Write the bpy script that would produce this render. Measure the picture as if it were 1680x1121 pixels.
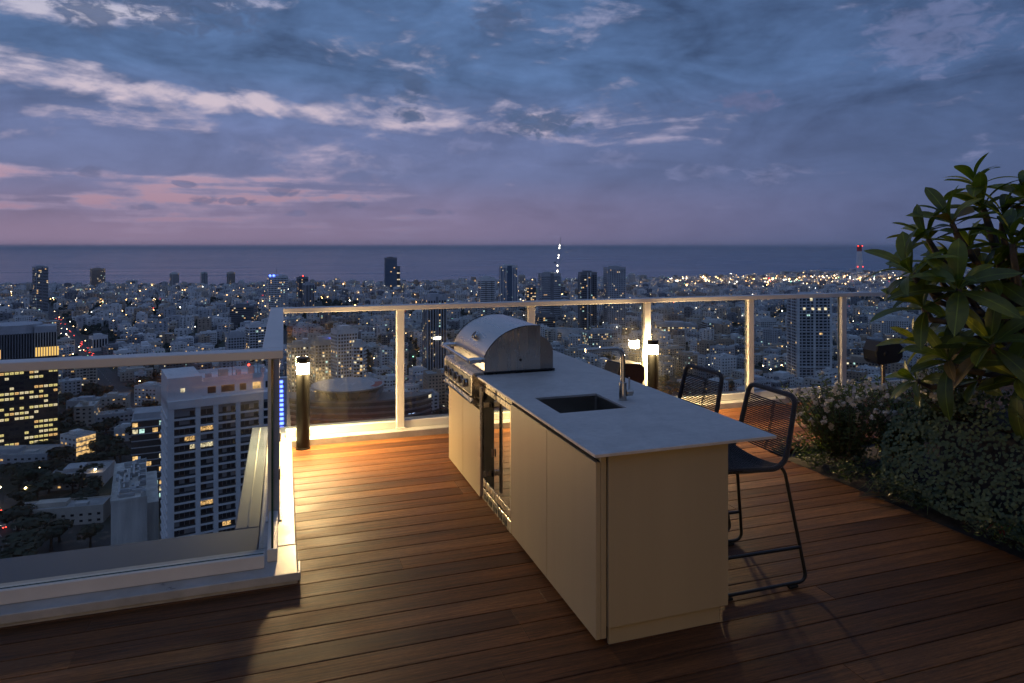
import bpy, math, random
from mathutils import Vector, Matrix, noise

# ---------------------------------------------------------------- scene, camera, sky, exposure
for o in list(bpy.data.objects):
    bpy.data.objects.remove(o)
scene = bpy.context.scene
COL = scene.collection
R_ = math.radians
EYE = 1.85                      # eye height above the deck
YAW = math.atan(375 / 1120)     # camera looks this far clockwise from +Y
cam_data = bpy.data.cameras.new('camera')
cam = bpy.data.objects.new('camera', cam_data)
COL.objects.link(cam)
cam.location = (0, 0, EYE)
cam.rotation_euler = (R_(90), 0, -YAW)
cam_data.lens = 24.0
cam_data.sensor_width = 36.0
cam_data.shift_y = -156 / 1680
cam_data.clip_start = 0.05
cam_data.clip_end = 400000
scene.camera = cam

scene.render.engine = 'CYCLES'
scene.cycles.use_denoising = True
scene.cycles.sample_clamp_indirect = 6.0
scene.cycles.max_bounces = 6
scene.cycles.diffuse_bounces = 3
scene.cycles.glossy_bounces = 3
scene.cycles.use_adaptive_sampling = True
scene.cycles.adaptive_threshold = 0.02
scene.cycles.adaptive_min_samples = 20
scene.cycles.transparent_max_bounces = 16
scene.cycles.caustics_reflective = False
scene.cycles.caustics_refractive = False
scene.view_settings.view_transform = 'Standard'
scene.view_settings.look = 'None'
scene.view_settings.exposure = 0.0
scene.view_settings.gamma = 1.0
scene.view_settings.use_curve_mapping = False


# ---------------------------------------------------------------- node expression helper
class X:
    """a socket (or a number) with arithmetic that grows a node tree"""
    def __init__(self, nt, s):
        self.nt, self.s = nt, s

    def _m(self, op, *args, clamp=False):
        n = self.nt.nodes.new('ShaderNodeMath')
        n.operation = op
        n.use_clamp = clamp
        for i, a in enumerate((self,) + args):
            if isinstance(a, X):
                self.nt.links.new(a.s, n.inputs[i])
            else:
                n.inputs[i].default_value = a
        return X(self.nt, n.outputs[0])

    def __add__(self, o): return self._m('ADD', o)
    def __radd__(self, o): return self._m('ADD', o)
    def __sub__(self, o): return self._m('SUBTRACT', o)
    def __rsub__(self, o): return (self * -1.0) + o
    def __mul__(self, o): return self._m('MULTIPLY', o)
    def __rmul__(self, o): return self._m('MULTIPLY', o)
    def __truediv__(self, o): return self._m('DIVIDE', o)
    def __rtruediv__(self, o): return (self ** -1.0) * o
    def __pow__(self, o): return self._m('POWER', o)
    def abs(self): return self._m('ABSOLUTE')
    def maxi(self, o): return self._m('MAXIMUM', o)
    def mini(self, o): return self._m('MINIMUM', o)
    def clamp(self): return self._m('ADD', 0.0, clamp=True)

    def ss(self, a, b):
        """smoothstep from a to b"""
        n = self.nt.nodes.new('ShaderNodeMapRange')
        n.interpolation_type = 'SMOOTHSTEP'
        self.nt.links.new(self.s, n.inputs[0])
        n.inputs[1].default_value = a
        n.inputs[2].default_value = b
        return X(self.nt, n.outputs[0])

    def lin(self, a, b, c=0.0, d=1.0):
        n = self.nt.nodes.new('ShaderNodeMapRange')
        self.nt.links.new(self.s, n.inputs[0])
        for i, v in enumerate((a, b, c, d)):
            n.inputs[1 + i].default_value = v
        return X(self.nt, n.outputs[0])


def comb(nt, x, y, z):
    n = nt.nodes.new('ShaderNodeCombineXYZ')
    for i, a in enumerate((x, y, z)):
        if isinstance(a, X):
            nt.links.new(a.s, n.inputs[i])
        else:
            n.inputs[i].default_value = a
    return X(nt, n.outputs[0])


def sep(nt, v):
    n = nt.nodes.new('ShaderNodeSeparateXYZ')
    nt.links.new(v.s, n.inputs[0])
    return [X(nt, n.outputs[i]) for i in range(3)]


def noise_tex(nt, vec, scale, detail=4.0, rough=0.5, dist=0.0, lac=2.0, dim='3D'):
    n = nt.nodes.new('ShaderNodeTexNoise')
    n.noise_dimensions = dim
    n.inputs['Scale'].default_value = scale
    n.inputs['Detail'].default_value = detail
    n.inputs['Roughness'].default_value = rough
    n.inputs['Distortion'].default_value = dist
    n.inputs['Lacunarity'].default_value = lac
    if vec is not None:
        nt.links.new(vec.s, n.inputs['Vector'])
    return X(nt, n.outputs[0])


def mixc(nt, fac, a, b, mode='MIX'):
    n = nt.nodes.new('ShaderNodeMix')
    n.data_type = 'RGBA'
    n.blend_type = mode
    for i, v in ((0, fac), (6, a), (7, b)):
        if isinstance(v, X):
            nt.links.new(v.s, n.inputs[i])
        elif i == 0:
            n.inputs[0].default_value = v
        else:
            n.inputs[i].default_value = (*v, 1)
    return X(nt, n.outputs[2])


def ramp(nt, fac, stops, interp='LINEAR'):
    n = nt.nodes.new('ShaderNodeValToRGB')
    cr = n.color_ramp
    cr.interpolation = interp
    while len(cr.elements) < len(stops):
        cr.elements.new(0.5)
    for e, (p, c) in zip(cr.elements, stops):
        e.position = p
        e.color = (*c, 1)
    nt.links.new(fac.s, n.inputs[0])
    return X(nt, n.outputs[0])


# ---------------------------------------------------------------- world: dusk sky after sunset, broken cloud
SUN_AZ = (-0.227, 0.974)        # horizontal direction in which the sun has set
world = bpy.data.worlds.new('World')
scene.world = world
world.use_nodes = True
nt = world.node_tree
nt.nodes.clear()
w_out = nt.nodes.new('ShaderNodeOutputWorld')
w_bg = nt.nodes.new('ShaderNodeBackground')
nt.links.new(w_bg.outputs[0], w_out.inputs[0])
tc = nt.nodes.new('ShaderNodeTexCoord')
dirv = X(nt, tc.outputs['Generated'])
dx, dy, dz = sep(nt, dirv)
el = dz.maxi(0.0)
# azimuth is measured from the middle of the open sea view; the sun went down to the left of it
MID = (math.sin(YAW), math.cos(YAW))
fwd = dx * MID[0] + dy * MID[1]
side = dx * MID[1] - dy * MID[0]
hor = ((fwd * fwd + side * side) ** 0.5).maxi(0.05)
az = side._m('ARCTAN2', fwd) * 1.08          # radians, left negative
e = el / hor                                  # tangent of elevation
west = 1.0 - (az + 0.45).abs().ss(0.35, 2.3)  # 1 over the afterglow, 0 in the east
aev = comb(nt, az, e, 0.0)
def scaled(sx, sy, ox=0.0, oy=0.0):
    n = nt.nodes.new('ShaderNodeVectorMath')
    n.operation = 'MULTIPLY_ADD'
    nt.links.new(aev.s, n.inputs[0])
    n.inputs[1].default_value = (sx, sy, 0)
    n.inputs[2].default_value = (ox, oy, 0)
    return X(nt, n.outputs[0])
def n2(sx, sy, ox, oy, detail, rough=0.55, dist=0.0):
    return noise_tex(nt, scaled(sx, sy, ox, oy), 1.0, detail, rough, dist, 2.0, '2D') - 0.5
nb = n2(1.7, 7.5, 2.3, 0.0, 3, 0.5)
nm = n2(5.2, 16.0, 11.0, 4.0, 5, 0.55, 0.5)
nf = n2(19.0, 50.0, 3.9, 1.0, 4, 0.58)
ns_ = n2(2.2, 52.0, 8.8, 3.0, 3, 0.55)
def humps(rows):
    """largest of several soft humps: 1 at a centre, 0 at its rim, negative outside"""
    out = None
    for a0, e0, wa_, we_ in rows:
        v = scaled(1.0 / wa_, 1.0 / we_, -a0 / wa_, -e0 / we_)
        n = nt.nodes.new('ShaderNodeVectorMath'); n.operation = 'DOT_PRODUCT'
        nt.links.new(v.s, n.inputs[0]); nt.links.new(v.s, n.inputs[1])
        q = 1.0 - X(nt, n.outputs['Value'])
        out = q if out is None else out.maxi(q)
    return out
# clear sky behind the clouds
clear_w = ramp(nt, e, [(0.0, (0.300, 0.222, 0.335)), (0.048, (0.345, 0.235, 0.345)), (0.060, (0.385, 0.25, 0.345)), (0.088, (0.40, 0.275, 0.385)),
                       (0.12, (0.54, 0.42, 0.54)), (0.18, (0.62, 0.51, 0.59)), (0.26, (0.54, 0.50, 0.60)), (0.40, (0.42, 0.47, 0.66)), (1.0, (0.24, 0.34, 0.57))])
clear_e = ramp(nt, e, [(0.0, (0.086, 0.120, 0.245)), (0.06, (0.105, 0.140, 0.280)), (0.12, (0.155, 0.185, 0.345)), (0.18, (0.28, 0.285, 0.44)), (0.26, (0.24, 0.28, 0.45)), (0.5, (0.18, 0.25, 0.46)), (1.0, (0.14, 0.21, 0.42))])
clear = mixc(nt, (az.lin(-0.42, 0.62, 1.0, 0.0)) * west, clear_e, clear_w)
# cloud cover: how much the fields are pushed up or down at each height
gap_e = e + az * 0.030 + nb * 0.10
gapw = (1.0 - ((gap_e - 0.194).abs() * (1.0 / 0.050))).ss(0.0, 1.0) * (1.0 - az.ss(0.10, 0.55) * 0.62)
holes = humps([(-0.62, 0.300, 0.17, 0.042), (0.02, 0.395, 0.13, 0.050)]).maxi(0.0)
lowz = 1.0 - e.ss(0.088, 0.105)
bias = (0.20 + e.ss(0.22, 0.27) * 0.02 - gapw * 0.38 - holes * 0.34 - lowz * 0.24 + az.ss(-0.20, 0.45) * 0.06 + lowz * az.ss(-0.45, 0.05) * 0.36 + ns_ * lowz * 1.1)
dens = nb * 0.55 + nm * 0.95 + nf * 0.42 + bias
D = dens.ss(-0.23, 0.20)
core = ramp(nt, e, [(0.0, (0.22, 0.180, 0.300)), (0.06, (0.190, 0.175, 0.310)), (0.10, (0.140, 0.168, 0.325)), (0.16, (0.138, 0.178, 0.350)), (0.24, (0.086, 0.150, 0.305)), (0.36, (0.072, 0.132, 0.272)), (1.0, (0.115, 0.175, 0.330))])
core = mixc(nt, az.lin(-0.10, 0.75), core, mixc(nt, e.ss(0.05, 0.25), (0.076, 0.117, 0.250), (0.052, 0.104, 0.232)))
core = mixc(nt, (1.0 - west), core, mixc(nt, e.ss(0.1, 1.0), (0.075, 0.108, 0.215), (0.115, 0.175, 0.330)))
bil = n2(5.0, 13.0, 5.0, 6.1, 6, 0.56, 0.7)
amp = e.ss(0.10, 0.24) * 0.62 + 0.40
k1 = (bil * 1.35 + nf * 0.55 - nm * 0.4) * amp + 1.0
k1 = k1.maxi(0.62)
core = mixc(nt, 1.0, core, comb(nt, k1, k1, k1 * 0.94 + 0.06), 'MULTIPLY')
# thin cloud edges glow with the light behind them
edge = mixc(nt, 0.62, clear, (0.21, 0.235, 0.41))
cl = mixc(nt, D.ss(0.0, 0.45) * 0.85, clear, edge)
sky2 = mixc(nt, D.ss(0.20, 0.95), cl, core)
# separate cumulus: dark ones before the light, paler ones in the distance
np_ = n2(34.0, 70.0, 5.5, 2.0, 4, 0.6, 0.5)
def puffs(prev, rows, col, strength, rag):
    m_ = (humps(rows) + np_ * rag + nf * rag * 0.45 - 0.15).ss(0.0, 0.85)
    kk = (np_ * 0.9 + nf * 0.6) * 0.8 + 1.0
    c_ = mixc(nt, 1.0, comb(nt, *col), comb(nt, kk, kk, kk), 'MULTIPLY')
    return mixc(nt, m_ * strength, prev, c_)
sky2 = puffs(sky2, [(-0.36, 0.135, 0.070, 0.022), (-0.20, 0.118, 0.085, 0.020), (-0.07, 0.145, 0.045, 0.016), (0.165, 0.128, 0.050, 0.016), (0.285, 0.105, 0.065, 0.014), (0.385, 0.095, 0.038, 0.016), (0.60, 0.265, 0.11, 0.060)], (0.185, 0.205, 0.365), 0.42, 2.6)
sky2 = puffs(sky2, [(-0.595, 0.094, 0.040, 0.009), (-0.48, 0.083, 0.020, 0.006), (-0.455, 0.062, 0.030, 0.008), (-0.405, 0.060, 0.026, 0.007), (-0.345, 0.076, 0.032, 0.009), (-0.25, 0.058, 0.034, 0.006), (-0.12, 0.050, 0.036, 0.006), (-0.33, 0.046, 0.018, 0.005), (-0.54, 0.050, 0.024, 0.005), (0.36, 0.200, 0.055, 0.018)], (0.120, 0.135, 0.260), 0.70, 3.0)
sky2 = puffs(sky2, [(-0.155, 0.232, 0.032, 0.030), (-0.60, 0.290, 0.050, 0.034), (-0.50, 0.330, 0.15, 0.065), (-0.02, 0.330, 0.05, 0.030), (0.050, 0.180, 0.090, 0.026), (-0.160, 0.191, 0.028, 0.014)], (0.072, 0.112, 0.220), 0.85, 2.8)
# sea haze along the horizon
hz_ = mixc(nt, az.lin(-0.55, 0.62) , (0.300, 0.222, 0.330), (0.080, 0.118, 0.246))
sky2 = mixc(nt, (1.0 - e.ss(0.0, 0.062)) * 0.78, sky2, mixc(nt, 1.0 - west, hz_, (0.09, 0.11, 0.20)))
# below the horizon the air is dim
sky3 = mixc(nt, dz.lin(-0.02, 0.0), (0.06, 0.07, 0.11), sky2)
# the physical twilight sky adds its own falloff
nish = nt.nodes.new('ShaderNodeTexSky')
nish.sky_type = 'NISHITA'
nish.sun_disc = False
nish.sun_elevation = R_(-3.0)
nish.sun_rotation = math.atan2(SUN_AZ[0], SUN_AZ[1])
nish.altitude = 150
tot = mixc(nt, 0.05, sky3, X(nt, nish.outputs[0]), 'ADD')
nt.links.new(tot.s, w_bg.inputs['Color'])
w_bg.inputs['Strength'].default_value = 1.0
world.cycles.sampling_method = 'NONE'


# ---------------------------------------------------------------- measuring helpers
FV = Vector((math.sin(YAW), math.cos(YAW), 0))
RV = Vector((math.cos(YAW), -math.sin(YAW), 0))
def along(u, t):
    """point on the ground plan: t metres ahead, u metres to the right of the view axis"""
    p = FV * t + RV * u
    return p.x, p.y


# ---------------------------------------------------------------- mesh builder
class MB:
    def __init__(self):
        self.v, self.f, self.m = [], [], []

    def add(self, vs, fs, mi=0):
        o = len(self.v)
        self.v += [tuple(p) for p in vs]
        self.f += [tuple(i + o for i in f) for f in fs]
        self.m += [mi] * len(fs)

    def box(self, x0, x1, y0, y1, z0, z1, mi=0, skip=()):
        vs = [(x0, y0, z0), (x1, y0, z0), (x1, y1, z0), (x0, y1, z0), (x0, y0, z1), (x1, y0, z1), (x1, y1, z1), (x0, y1, z1)]
        fs = {'b': (3, 2, 1, 0), 't': (4, 5, 6, 7), 's': (0, 1, 5, 4), 'e': (1, 2, 6, 5), 'n': (2, 3, 7, 6), 'w': (3, 0, 4, 7)}
        self.add(vs, [f for k_, f in fs.items() if k_ not in skip], mi)

    def rbox(self, cx, cy, w, d, z0, z1, a, mi=0, bottom=False):
        c, s = math.cos(a), math.sin(a)
        P = [(cx + x * c - y * s, cy + x * s + y * c) for x, y in ((-w / 2, -d / 2), (w / 2, -d / 2), (w / 2, d / 2), (-w / 2, d / 2))]
        vs = [(p[0], p[1], z0) for p in P] + [(p[0], p[1], z1) for p in P]
        fs = [(4, 5, 6, 7), (0, 1, 5, 4), (1, 2, 6, 5), (2, 3, 7, 6), (3, 0, 4, 7)]
        if bottom:
            fs.append((3, 2, 1, 0))
        self.add(vs, fs, mi)

    def bevbox(self, x0, x1, y0, y1, z0, z1, b=0.003, mi=0):
        """box with chamfered edges"""
        vs, idx = [], {}
        X_, Y_, Z_ = (x0, x1), (y0, y1), (z0, z1)
        for i in (0, 1):
            for j in (0, 1):
                for k_ in (0, 1):
                    si, sj, sk = (1, -1)[i], (1, -1)[j], (1, -1)[k_]
                    for ax in range(3):
                        p = [X_[i] + si * b, Y_[j] + sj * b, Z_[k_] + sk * b]
                        p[ax] = (X_[i], Y_[j], Z_[k_])[ax]
                        idx[(i, j, k_, ax)] = len(vs)
                        vs.append(p)
        fs = []
        g = lambda i, j, k_, ax: idx[(i, j, k_, ax)]
        for s in (0, 1):
            fs.append([g(s, 0, 0, 0), g(s, 1, 0, 0), g(s, 1, 1, 0), g(s, 0, 1, 0)])
            fs.append([g(0, s, 0, 1), g(1, s, 0, 1), g(1, s, 1, 1), g(0, s, 1, 1)])
            fs.append([g(0, 0, s, 2), g(1, 0, s, 2), g(1, 1, s, 2), g(0, 1, s, 2)])
        for a_ in (0, 1):
            for b_ in (0, 1):
                fs.append([g(a_, b_, 0, 0), g(a_, b_, 1, 0), g(a_, b_, 1, 1), g(a_, b_, 0, 1)])
                fs.append([g(a_, 0, b_, 0), g(a_, 1, b_, 0), g(a_, 1, b_, 2), g(a_, 0, b_, 2)])
                fs.append([g(0, a_, b_, 1), g(1, a_, b_, 1), g(1, a_, b_, 2), g(0, a_, b_, 2)])
        for i in (0, 1):
            for j in (0, 1):
                for k_ in (0, 1):
                    fs.append([g(i, j, k_, 0), g(i, j, k_, 1), g(i, j, k_, 2)])
        c = Vector(((x0 + x1) / 2, (y0 + y1) / 2, (z0 + z1) / 2))
        out = []
        for f in fs:
            p = [Vector(vs[i]) for i in f]
            n = (p[1] - p[0]).cross(p[2] - p[0])
            m = sum(p, Vector()) / len(p)
            out.append(f if n.dot(m - c) > 0 else f[::-1])
        self.add(vs, out, mi)

    def tube(self, pts, r, seg=10, mi=0, caps=True, radii=None):
        pts = [Vector(p) for p in pts]
        rings = []
        t0 = (pts[1] - pts[0]).normalized()
        up = Vector((0, 0, 1)) if abs(t0.z) < 0.9 else Vector((1, 0, 0))
        nrm = t0.cross(up).normalized()
        for i, p in enumerate(pts):
            if i == 0: t = pts[1] - pts[0]
            elif i == len(pts) - 1: t = pts[-1] - pts[-2]
            else: t = (pts[i + 1] - p).normalized() + (p - pts[i - 1]).normalized()
            t.normalize()
            nrm = (nrm - t * nrm.dot(t)).normalized()
            bn = t.cross(nrm)
            rr = radii[i] if radii else r
            rings.append([p + (nrm * math.cos(2 * math.pi * k_ / seg) + bn * math.sin(2 * math.pi * k_ / seg)) * rr for k_ in range(seg)])
        vs = [q for ring in rings for q in ring]
        fs = []
        for i in range(len(rings) - 1):
            for k_ in range(seg):
                a, b = i * seg + k_, i * seg + (k_ + 1) % seg
                fs.append((a, b, b + seg, a + seg))
        if caps:
            fs.append(tuple(range(seg))[::-1])
            fs.append(tuple((len(rings) - 1) * seg + k_ for k_ in range(seg)))
        self.add(vs, fs, mi)

    def lathe(self, prof, c=(0, 0, 0), seg=24, mi=0, axis='z'):
        """revolve (r, h) profile"""
        vs, fs = [], []
        for r, h in prof:
            for k_ in range(seg):
                a = 2 * math.pi * k_ / seg
                p = (r * math.cos(a), r * math.sin(a), h)
                if axis == 'x': p = (p[2], p[0], p[1])
                if axis == 'y': p = (p[1], p[2], p[0])
                vs.append((c[0] + p[0], c[1] + p[1], c[2] + p[2]))
        for i in range(len(prof) - 1):
            for k_ in range(seg):
                a, b = i * seg + k_, i * seg + (k_ + 1) % seg
                fs.append((a, b, b + seg, a + seg))
        if prof[0][0] > 1e-4: fs.append(tuple(range(seg))[::-1])
        if prof[-1][0] > 1e-4: fs.append(tuple((len(prof) - 1) * seg + k_ for k_ in range(seg)))
        self.add(vs, fs, mi)

    def prism(self, poly, y0, y1, mi=0, caps=True):
        """extrude an (x, z) outline along y"""
        n = len(poly)
        vs = [(x, y0, z) for x, z in poly] + [(x, y1, z) for x, z in poly]
        fs = [(i, (i + 1) % n, n + (i + 1) % n, n + i) for i in range(n)]
        if caps:
            fs += [tuple(range(n))[::-1], tuple(range(n, 2 * n))]
        self.add(vs, fs, mi)

    def quad(self, a, b, c, d, mi=0):
        self.add([a, b, c, d], [(0, 1, 2, 3)], mi)

    def build(self, name, mats, parent=None, smooth=False, loc=(0, 0, 0), rotz=0.0):
        me = bpy.data.meshes.new(name)
        me.from_pydata(self.v, [], self.f)
        mats = mats if isinstance(mats, (list, tuple)) else [mats]
        for m in mats:
            me.materials.append(m)
        if len(mats) > 1:
            me.polygons.foreach_set('material_index', self.m)
        if smooth:
            me.polygons.foreach_set('use_smooth', [True] * len(me.polygons))
        me.update()
        if smooth is not False and smooth is not True:
            me.set_sharp_from_angle(angle=R_(smooth))
        o = bpy.data.objects.new(name, me)
        COL.objects.link(o)
        o.location = loc
        o.rotation_euler = (0, 0, rotz)
        if parent:
            o.parent = parent
        return o


def mesh_obj(name, me, parent=None, loc=(0, 0, 0), rot=(0, 0, 0), scale=(1, 1, 1)):
    o = bpy.data.objects.new(name, me)
    COL.objects.link(o)
    o.location, o.rotation_euler, o.scale = loc, rot, scale
    if parent: o.parent = parent
    return o


def thing(name, label, cat, loc=(0, 0, 0), rotz=0.0, group=None):
    o = bpy.data.objects.new(name, None)
    o.empty_display_size = 0.1
    COL.objects.link(o)
    o.location = loc
    o.rotation_euler = (0, 0, rotz)
    return tag(o, label, cat, group)


def tag(o, label=None, cat=None, group=None, kind=None):
    if label: o['label'] = label
    if cat: o['category'] = cat
    if group: o['group'] = group
    if kind: o['kind'] = kind
    return o


def copy_tree(o, parent=None):
    c = o.copy()
    COL.objects.link(c)
    if parent: c.parent = parent
    for ch in o.children:
        copy_tree(ch, c)
    return c


# ---------------------------------------------------------------- materials
MATS = {}
def mat(name, base=(0.5, 0.5, 0.5), rough=0.5, metal=0.0, spec=0.5, noise_amt=0.0, noise_scale=5.0, bump=0.0, bump_scale=40.0,
        emit=None, estr=0.0, rnd=0.0, stretch=None, coat=0.0, sheen=0.0, rough_var=0.0, sample_light=True, sss=0.0):
    m = bpy.data.materials.new(name)
    m.use_nodes = True
    nt = m.node_tree
    b = nt.nodes['Principled BSDF']
    b.inputs['Base Color'].default_value = (*base, 1)
    b.inputs['Roughness'].default_value = rough
    b.inputs['Metallic'].default_value = metal
    b.inputs['Specular IOR Level'].default_value = spec
    b.inputs['Coat Weight'].default_value = coat
    if sheen: b.inputs['Sheen Weight'].default_value = sheen
    if sss: b.inputs['Transmission Weight'].default_value = 0
    if emit:
        b.inputs['Emission Color'].default_value = (*emit, 1)
        b.inputs['Emission Strength'].default_value = estr
        if not sample_light:
            m.cycles.emission_sampling = 'NONE'
    t = nt.nodes.new('ShaderNodeTexCoord')
    vec = X(nt, t.outputs['Object'])
    if stretch:
        mp = nt.nodes.new('ShaderNodeMapping')
        nt.links.new(vec.s, mp.inputs[0])
        mp.inputs['Scale'].default_value = stretch
        vec = X(nt, mp.outputs[0])
    col = None
    if noise_amt:
        n = noise_tex(nt, vec, noise_scale, 5, 0.6)
        f = n.lin(0.3, 0.7, 1 - noise_amt, 1 + noise_amt)
        col = mixc(nt, 1.0, base, comb(nt, f, f, f), 'MULTIPLY')
        if rough_var:
            nt.links.new(n.lin(0.3, 0.7, rough - rough_var, rough + rough_var).s, b.inputs['Roughness'])
    if rnd:
        oi = nt.nodes.new('ShaderNodeObjectInfo')
        f = X(nt, oi.outputs['Random']).lin(0, 1, 1 - rnd, 1 + rnd)
        col = mixc(nt, 1.0, col if col else base, comb(nt, f, f, f), 'MULTIPLY')
    if col:
        nt.links.new(col.s, b.inputs['Base Color'])
    if bump:
        n = noise_tex(nt, vec, bump_scale, 4, 0.6)
        bp = nt.nodes.new('ShaderNodeBump')
        bp.inputs['Strength'].default_value = bump
        bp.inputs['Distance'].default_value = 0.01
        nt.links.new(n.s, bp.inputs['Height'])
        nt.links.new(bp.outputs[0], b.inputs['Normal'])
    MATS[name] = m
    return m
# ================================================================ THE TERRACE
M_white = mat('powder_coated_aluminium', (0.62, 0.60, 0.57), 0.42, noise_amt=0.06, noise_scale=3.0, bump=0.03, bump_scale=120)
M_curb = mat('painted_curb', (0.40, 0.385, 0.36), 0.38, noise_amt=0.20, noise_scale=7.0, bump=0.06, bump_scale=25, rough_var=0.12)
M_ledge = mat('grey_coping', (0.075, 0.090, 0.125), 0.5, noise_amt=0.08, noise_scale=2.0)  # colour darkened to stand in for shade from the corner bollard
M_conc = mat('tower_concrete', (0.30, 0.30, 0.31), 0.8, noise_amt=0.1, noise_scale=0.2)
M_dark = mat('gap_black', (0.012, 0.011, 0.010), 0.7)
M_cab = mat('beige_laminate', (0.36, 0.29, 0.185), 0.42, noise_amt=0.05, noise_scale=4.0, bump=0.02, bump_scale=300, stretch=(1, 1, 0.05))
M_steel = mat('brushed_steel', (0.53, 0.49, 0.44), 0.27, metal=1.0, noise_amt=0.05, noise_scale=5.0, stretch=(3, 3, 0.4), rough_var=0.05)
M_steel_h = mat('brushed_steel_hood', (0.58, 0.57, 0.55), 0.30, metal=1.0, noise_amt=0.04, noise_scale=5.0, stretch=(5, 0.5, 5), rough_var=0.05)
M_steel_r = mat('dull_steel', (0.36, 0.33, 0.30), 0.38, metal=1.0, noise_amt=0.06, noise_scale=4.0)
M_fborder = mat('fridge_border', (0.006, 0.006, 0.006), 0.85, spec=0.05)
M_chrome = mat('polished_steel', (0.66, 0.65, 0.63), 0.10, metal=1.0)
M_blacksteel = mat('black_enamel', (0.012, 0.012, 0.012), 0.30)
M_bollard = mat('black_bollard_paint', (0.011, 0.011, 0.011), 0.42, spec=0.25, bump=0.02, bump_scale=200)
M_lens = mat('bollard_lens', (0.9, 0.85, 0.75), 0.5, emit=(1.0, 0.68, 0.32), estr=1000.0)
M_sinksteel = mat('sink_steel', (0.40, 0.38, 0.35), 0.32, metal=1.0, bump=0.02, bump_scale=150)
M_rope = mat('charcoal_rope', (0.022, 0.022, 0.026), 0.85, noise_amt=0.25, noise_scale=120, bump=0.5, bump_scale=260, sheen=0.2)
M_frame = mat('black_powder_frame', (0.012, 0.012, 0.013), 0.38)
M_rubber = mat('rubber', (0.01, 0.01, 0.01), 0.8)
M_speaker = mat('speaker_black', (0.012, 0.012, 0.013), 0.45, bump=0.1, bump_scale=300)


C_DARKGLASS = mat('dark_door_glass', (0.02, 0.02, 0.022), 0.05)


def wood_mat():
    m = bpy.data.materials.new('hardwood_plank')
    m.use_nodes = True
    nt = m.node_tree
    b = nt.nodes['Principled BSDF']
    t = nt.nodes.new('ShaderNodeTexCoord')
    ob = X(nt, t.outputs['Object'])
    oi = nt.nodes.new('ShaderNodeObjectInfo')
    rnd = X(nt, oi.outputs['Random'])
    x, y, z = sep(nt, ob)
    v = comb(nt, x * 1.0 + rnd * 37.0, y * 1.0, z)
    g1 = noise_tex(nt, comb(nt, x * 2.2 + rnd * 91.0, y * 75.0, rnd * 50.0), 1.0, 6, 0.65, 0.4)
    g2 = noise_tex(nt, comb(nt, x * 0.9 + rnd * 17.0, y * 9.0, rnd * 5.0), 1.0, 4, 0.5, 0.3)
    blot = noise_tex(nt, comb(nt, x * 3.0 + rnd * 13.0, y * 5.0, rnd * 9.0), 1.0, 5, 0.6)
    fleck = noise_tex(nt, comb(nt, x * 26.0 + rnd * 9.0, y * 220.0, rnd * 3.0), 1.0, 2, 0.6)
    base = ramp(nt, rnd, [(0.0, (0.086, 0.032, 0.011)), (0.30, (0.118, 0.044, 0.014)), (0.55, (0.148, 0.057, 0.018)), (0.80, (0.182, 0.073, 0.024)), (0.93, (0.208, 0.090, 0.032)), (0.965, (0.27, 0.155, 0.085)), (1.0, (0.29, 0.17, 0.095))])
    k = g1.lin(0.3, 0.7, 0.46, 1.54) * g2.lin(0.3, 0.7, 0.70, 1.28) * blot.lin(0.3, 0.75, 0.84, 1.16) * fleck.lin(0.35, 0.70, 0.78, 1.25)
    col = mixc(nt, 1.0, base, comb(nt, k, k, k), 'MULTIPLY')
    # a few pale scuffs and dried drops
    sc = noise_tex(nt, comb(nt, x * 7.0 + rnd * 31.0, y * 22.0, rnd * 8.0), 1.0, 8, 0.75, 1.4)
    col = mixc(nt, sc.ss(0.655, 0.72) * 0.30, col, (0.26, 0.19, 0.14))
    nt.links.new(col.s, b.inputs['Base Color'])
    nt.links.new((blot.lin(0.3, 0.7, 0.50, 0.68)).s, b.inputs['Roughness'])
    b.inputs['Specular IOR Level'].default_value = 0.22
    bp = nt.nodes.new('ShaderNodeBump')
    bp.inputs['Strength'].default_value = 0.35
    bp.inputs['Distance'].default_value = 0.004
    nt.links.new((g1 * 0.7 + fleck * 0.5).s, bp.inputs['Height'])
    nt.links.new(bp.outputs[0], b.inputs['Normal'])
    return m
M_wood = wood_mat()


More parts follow.
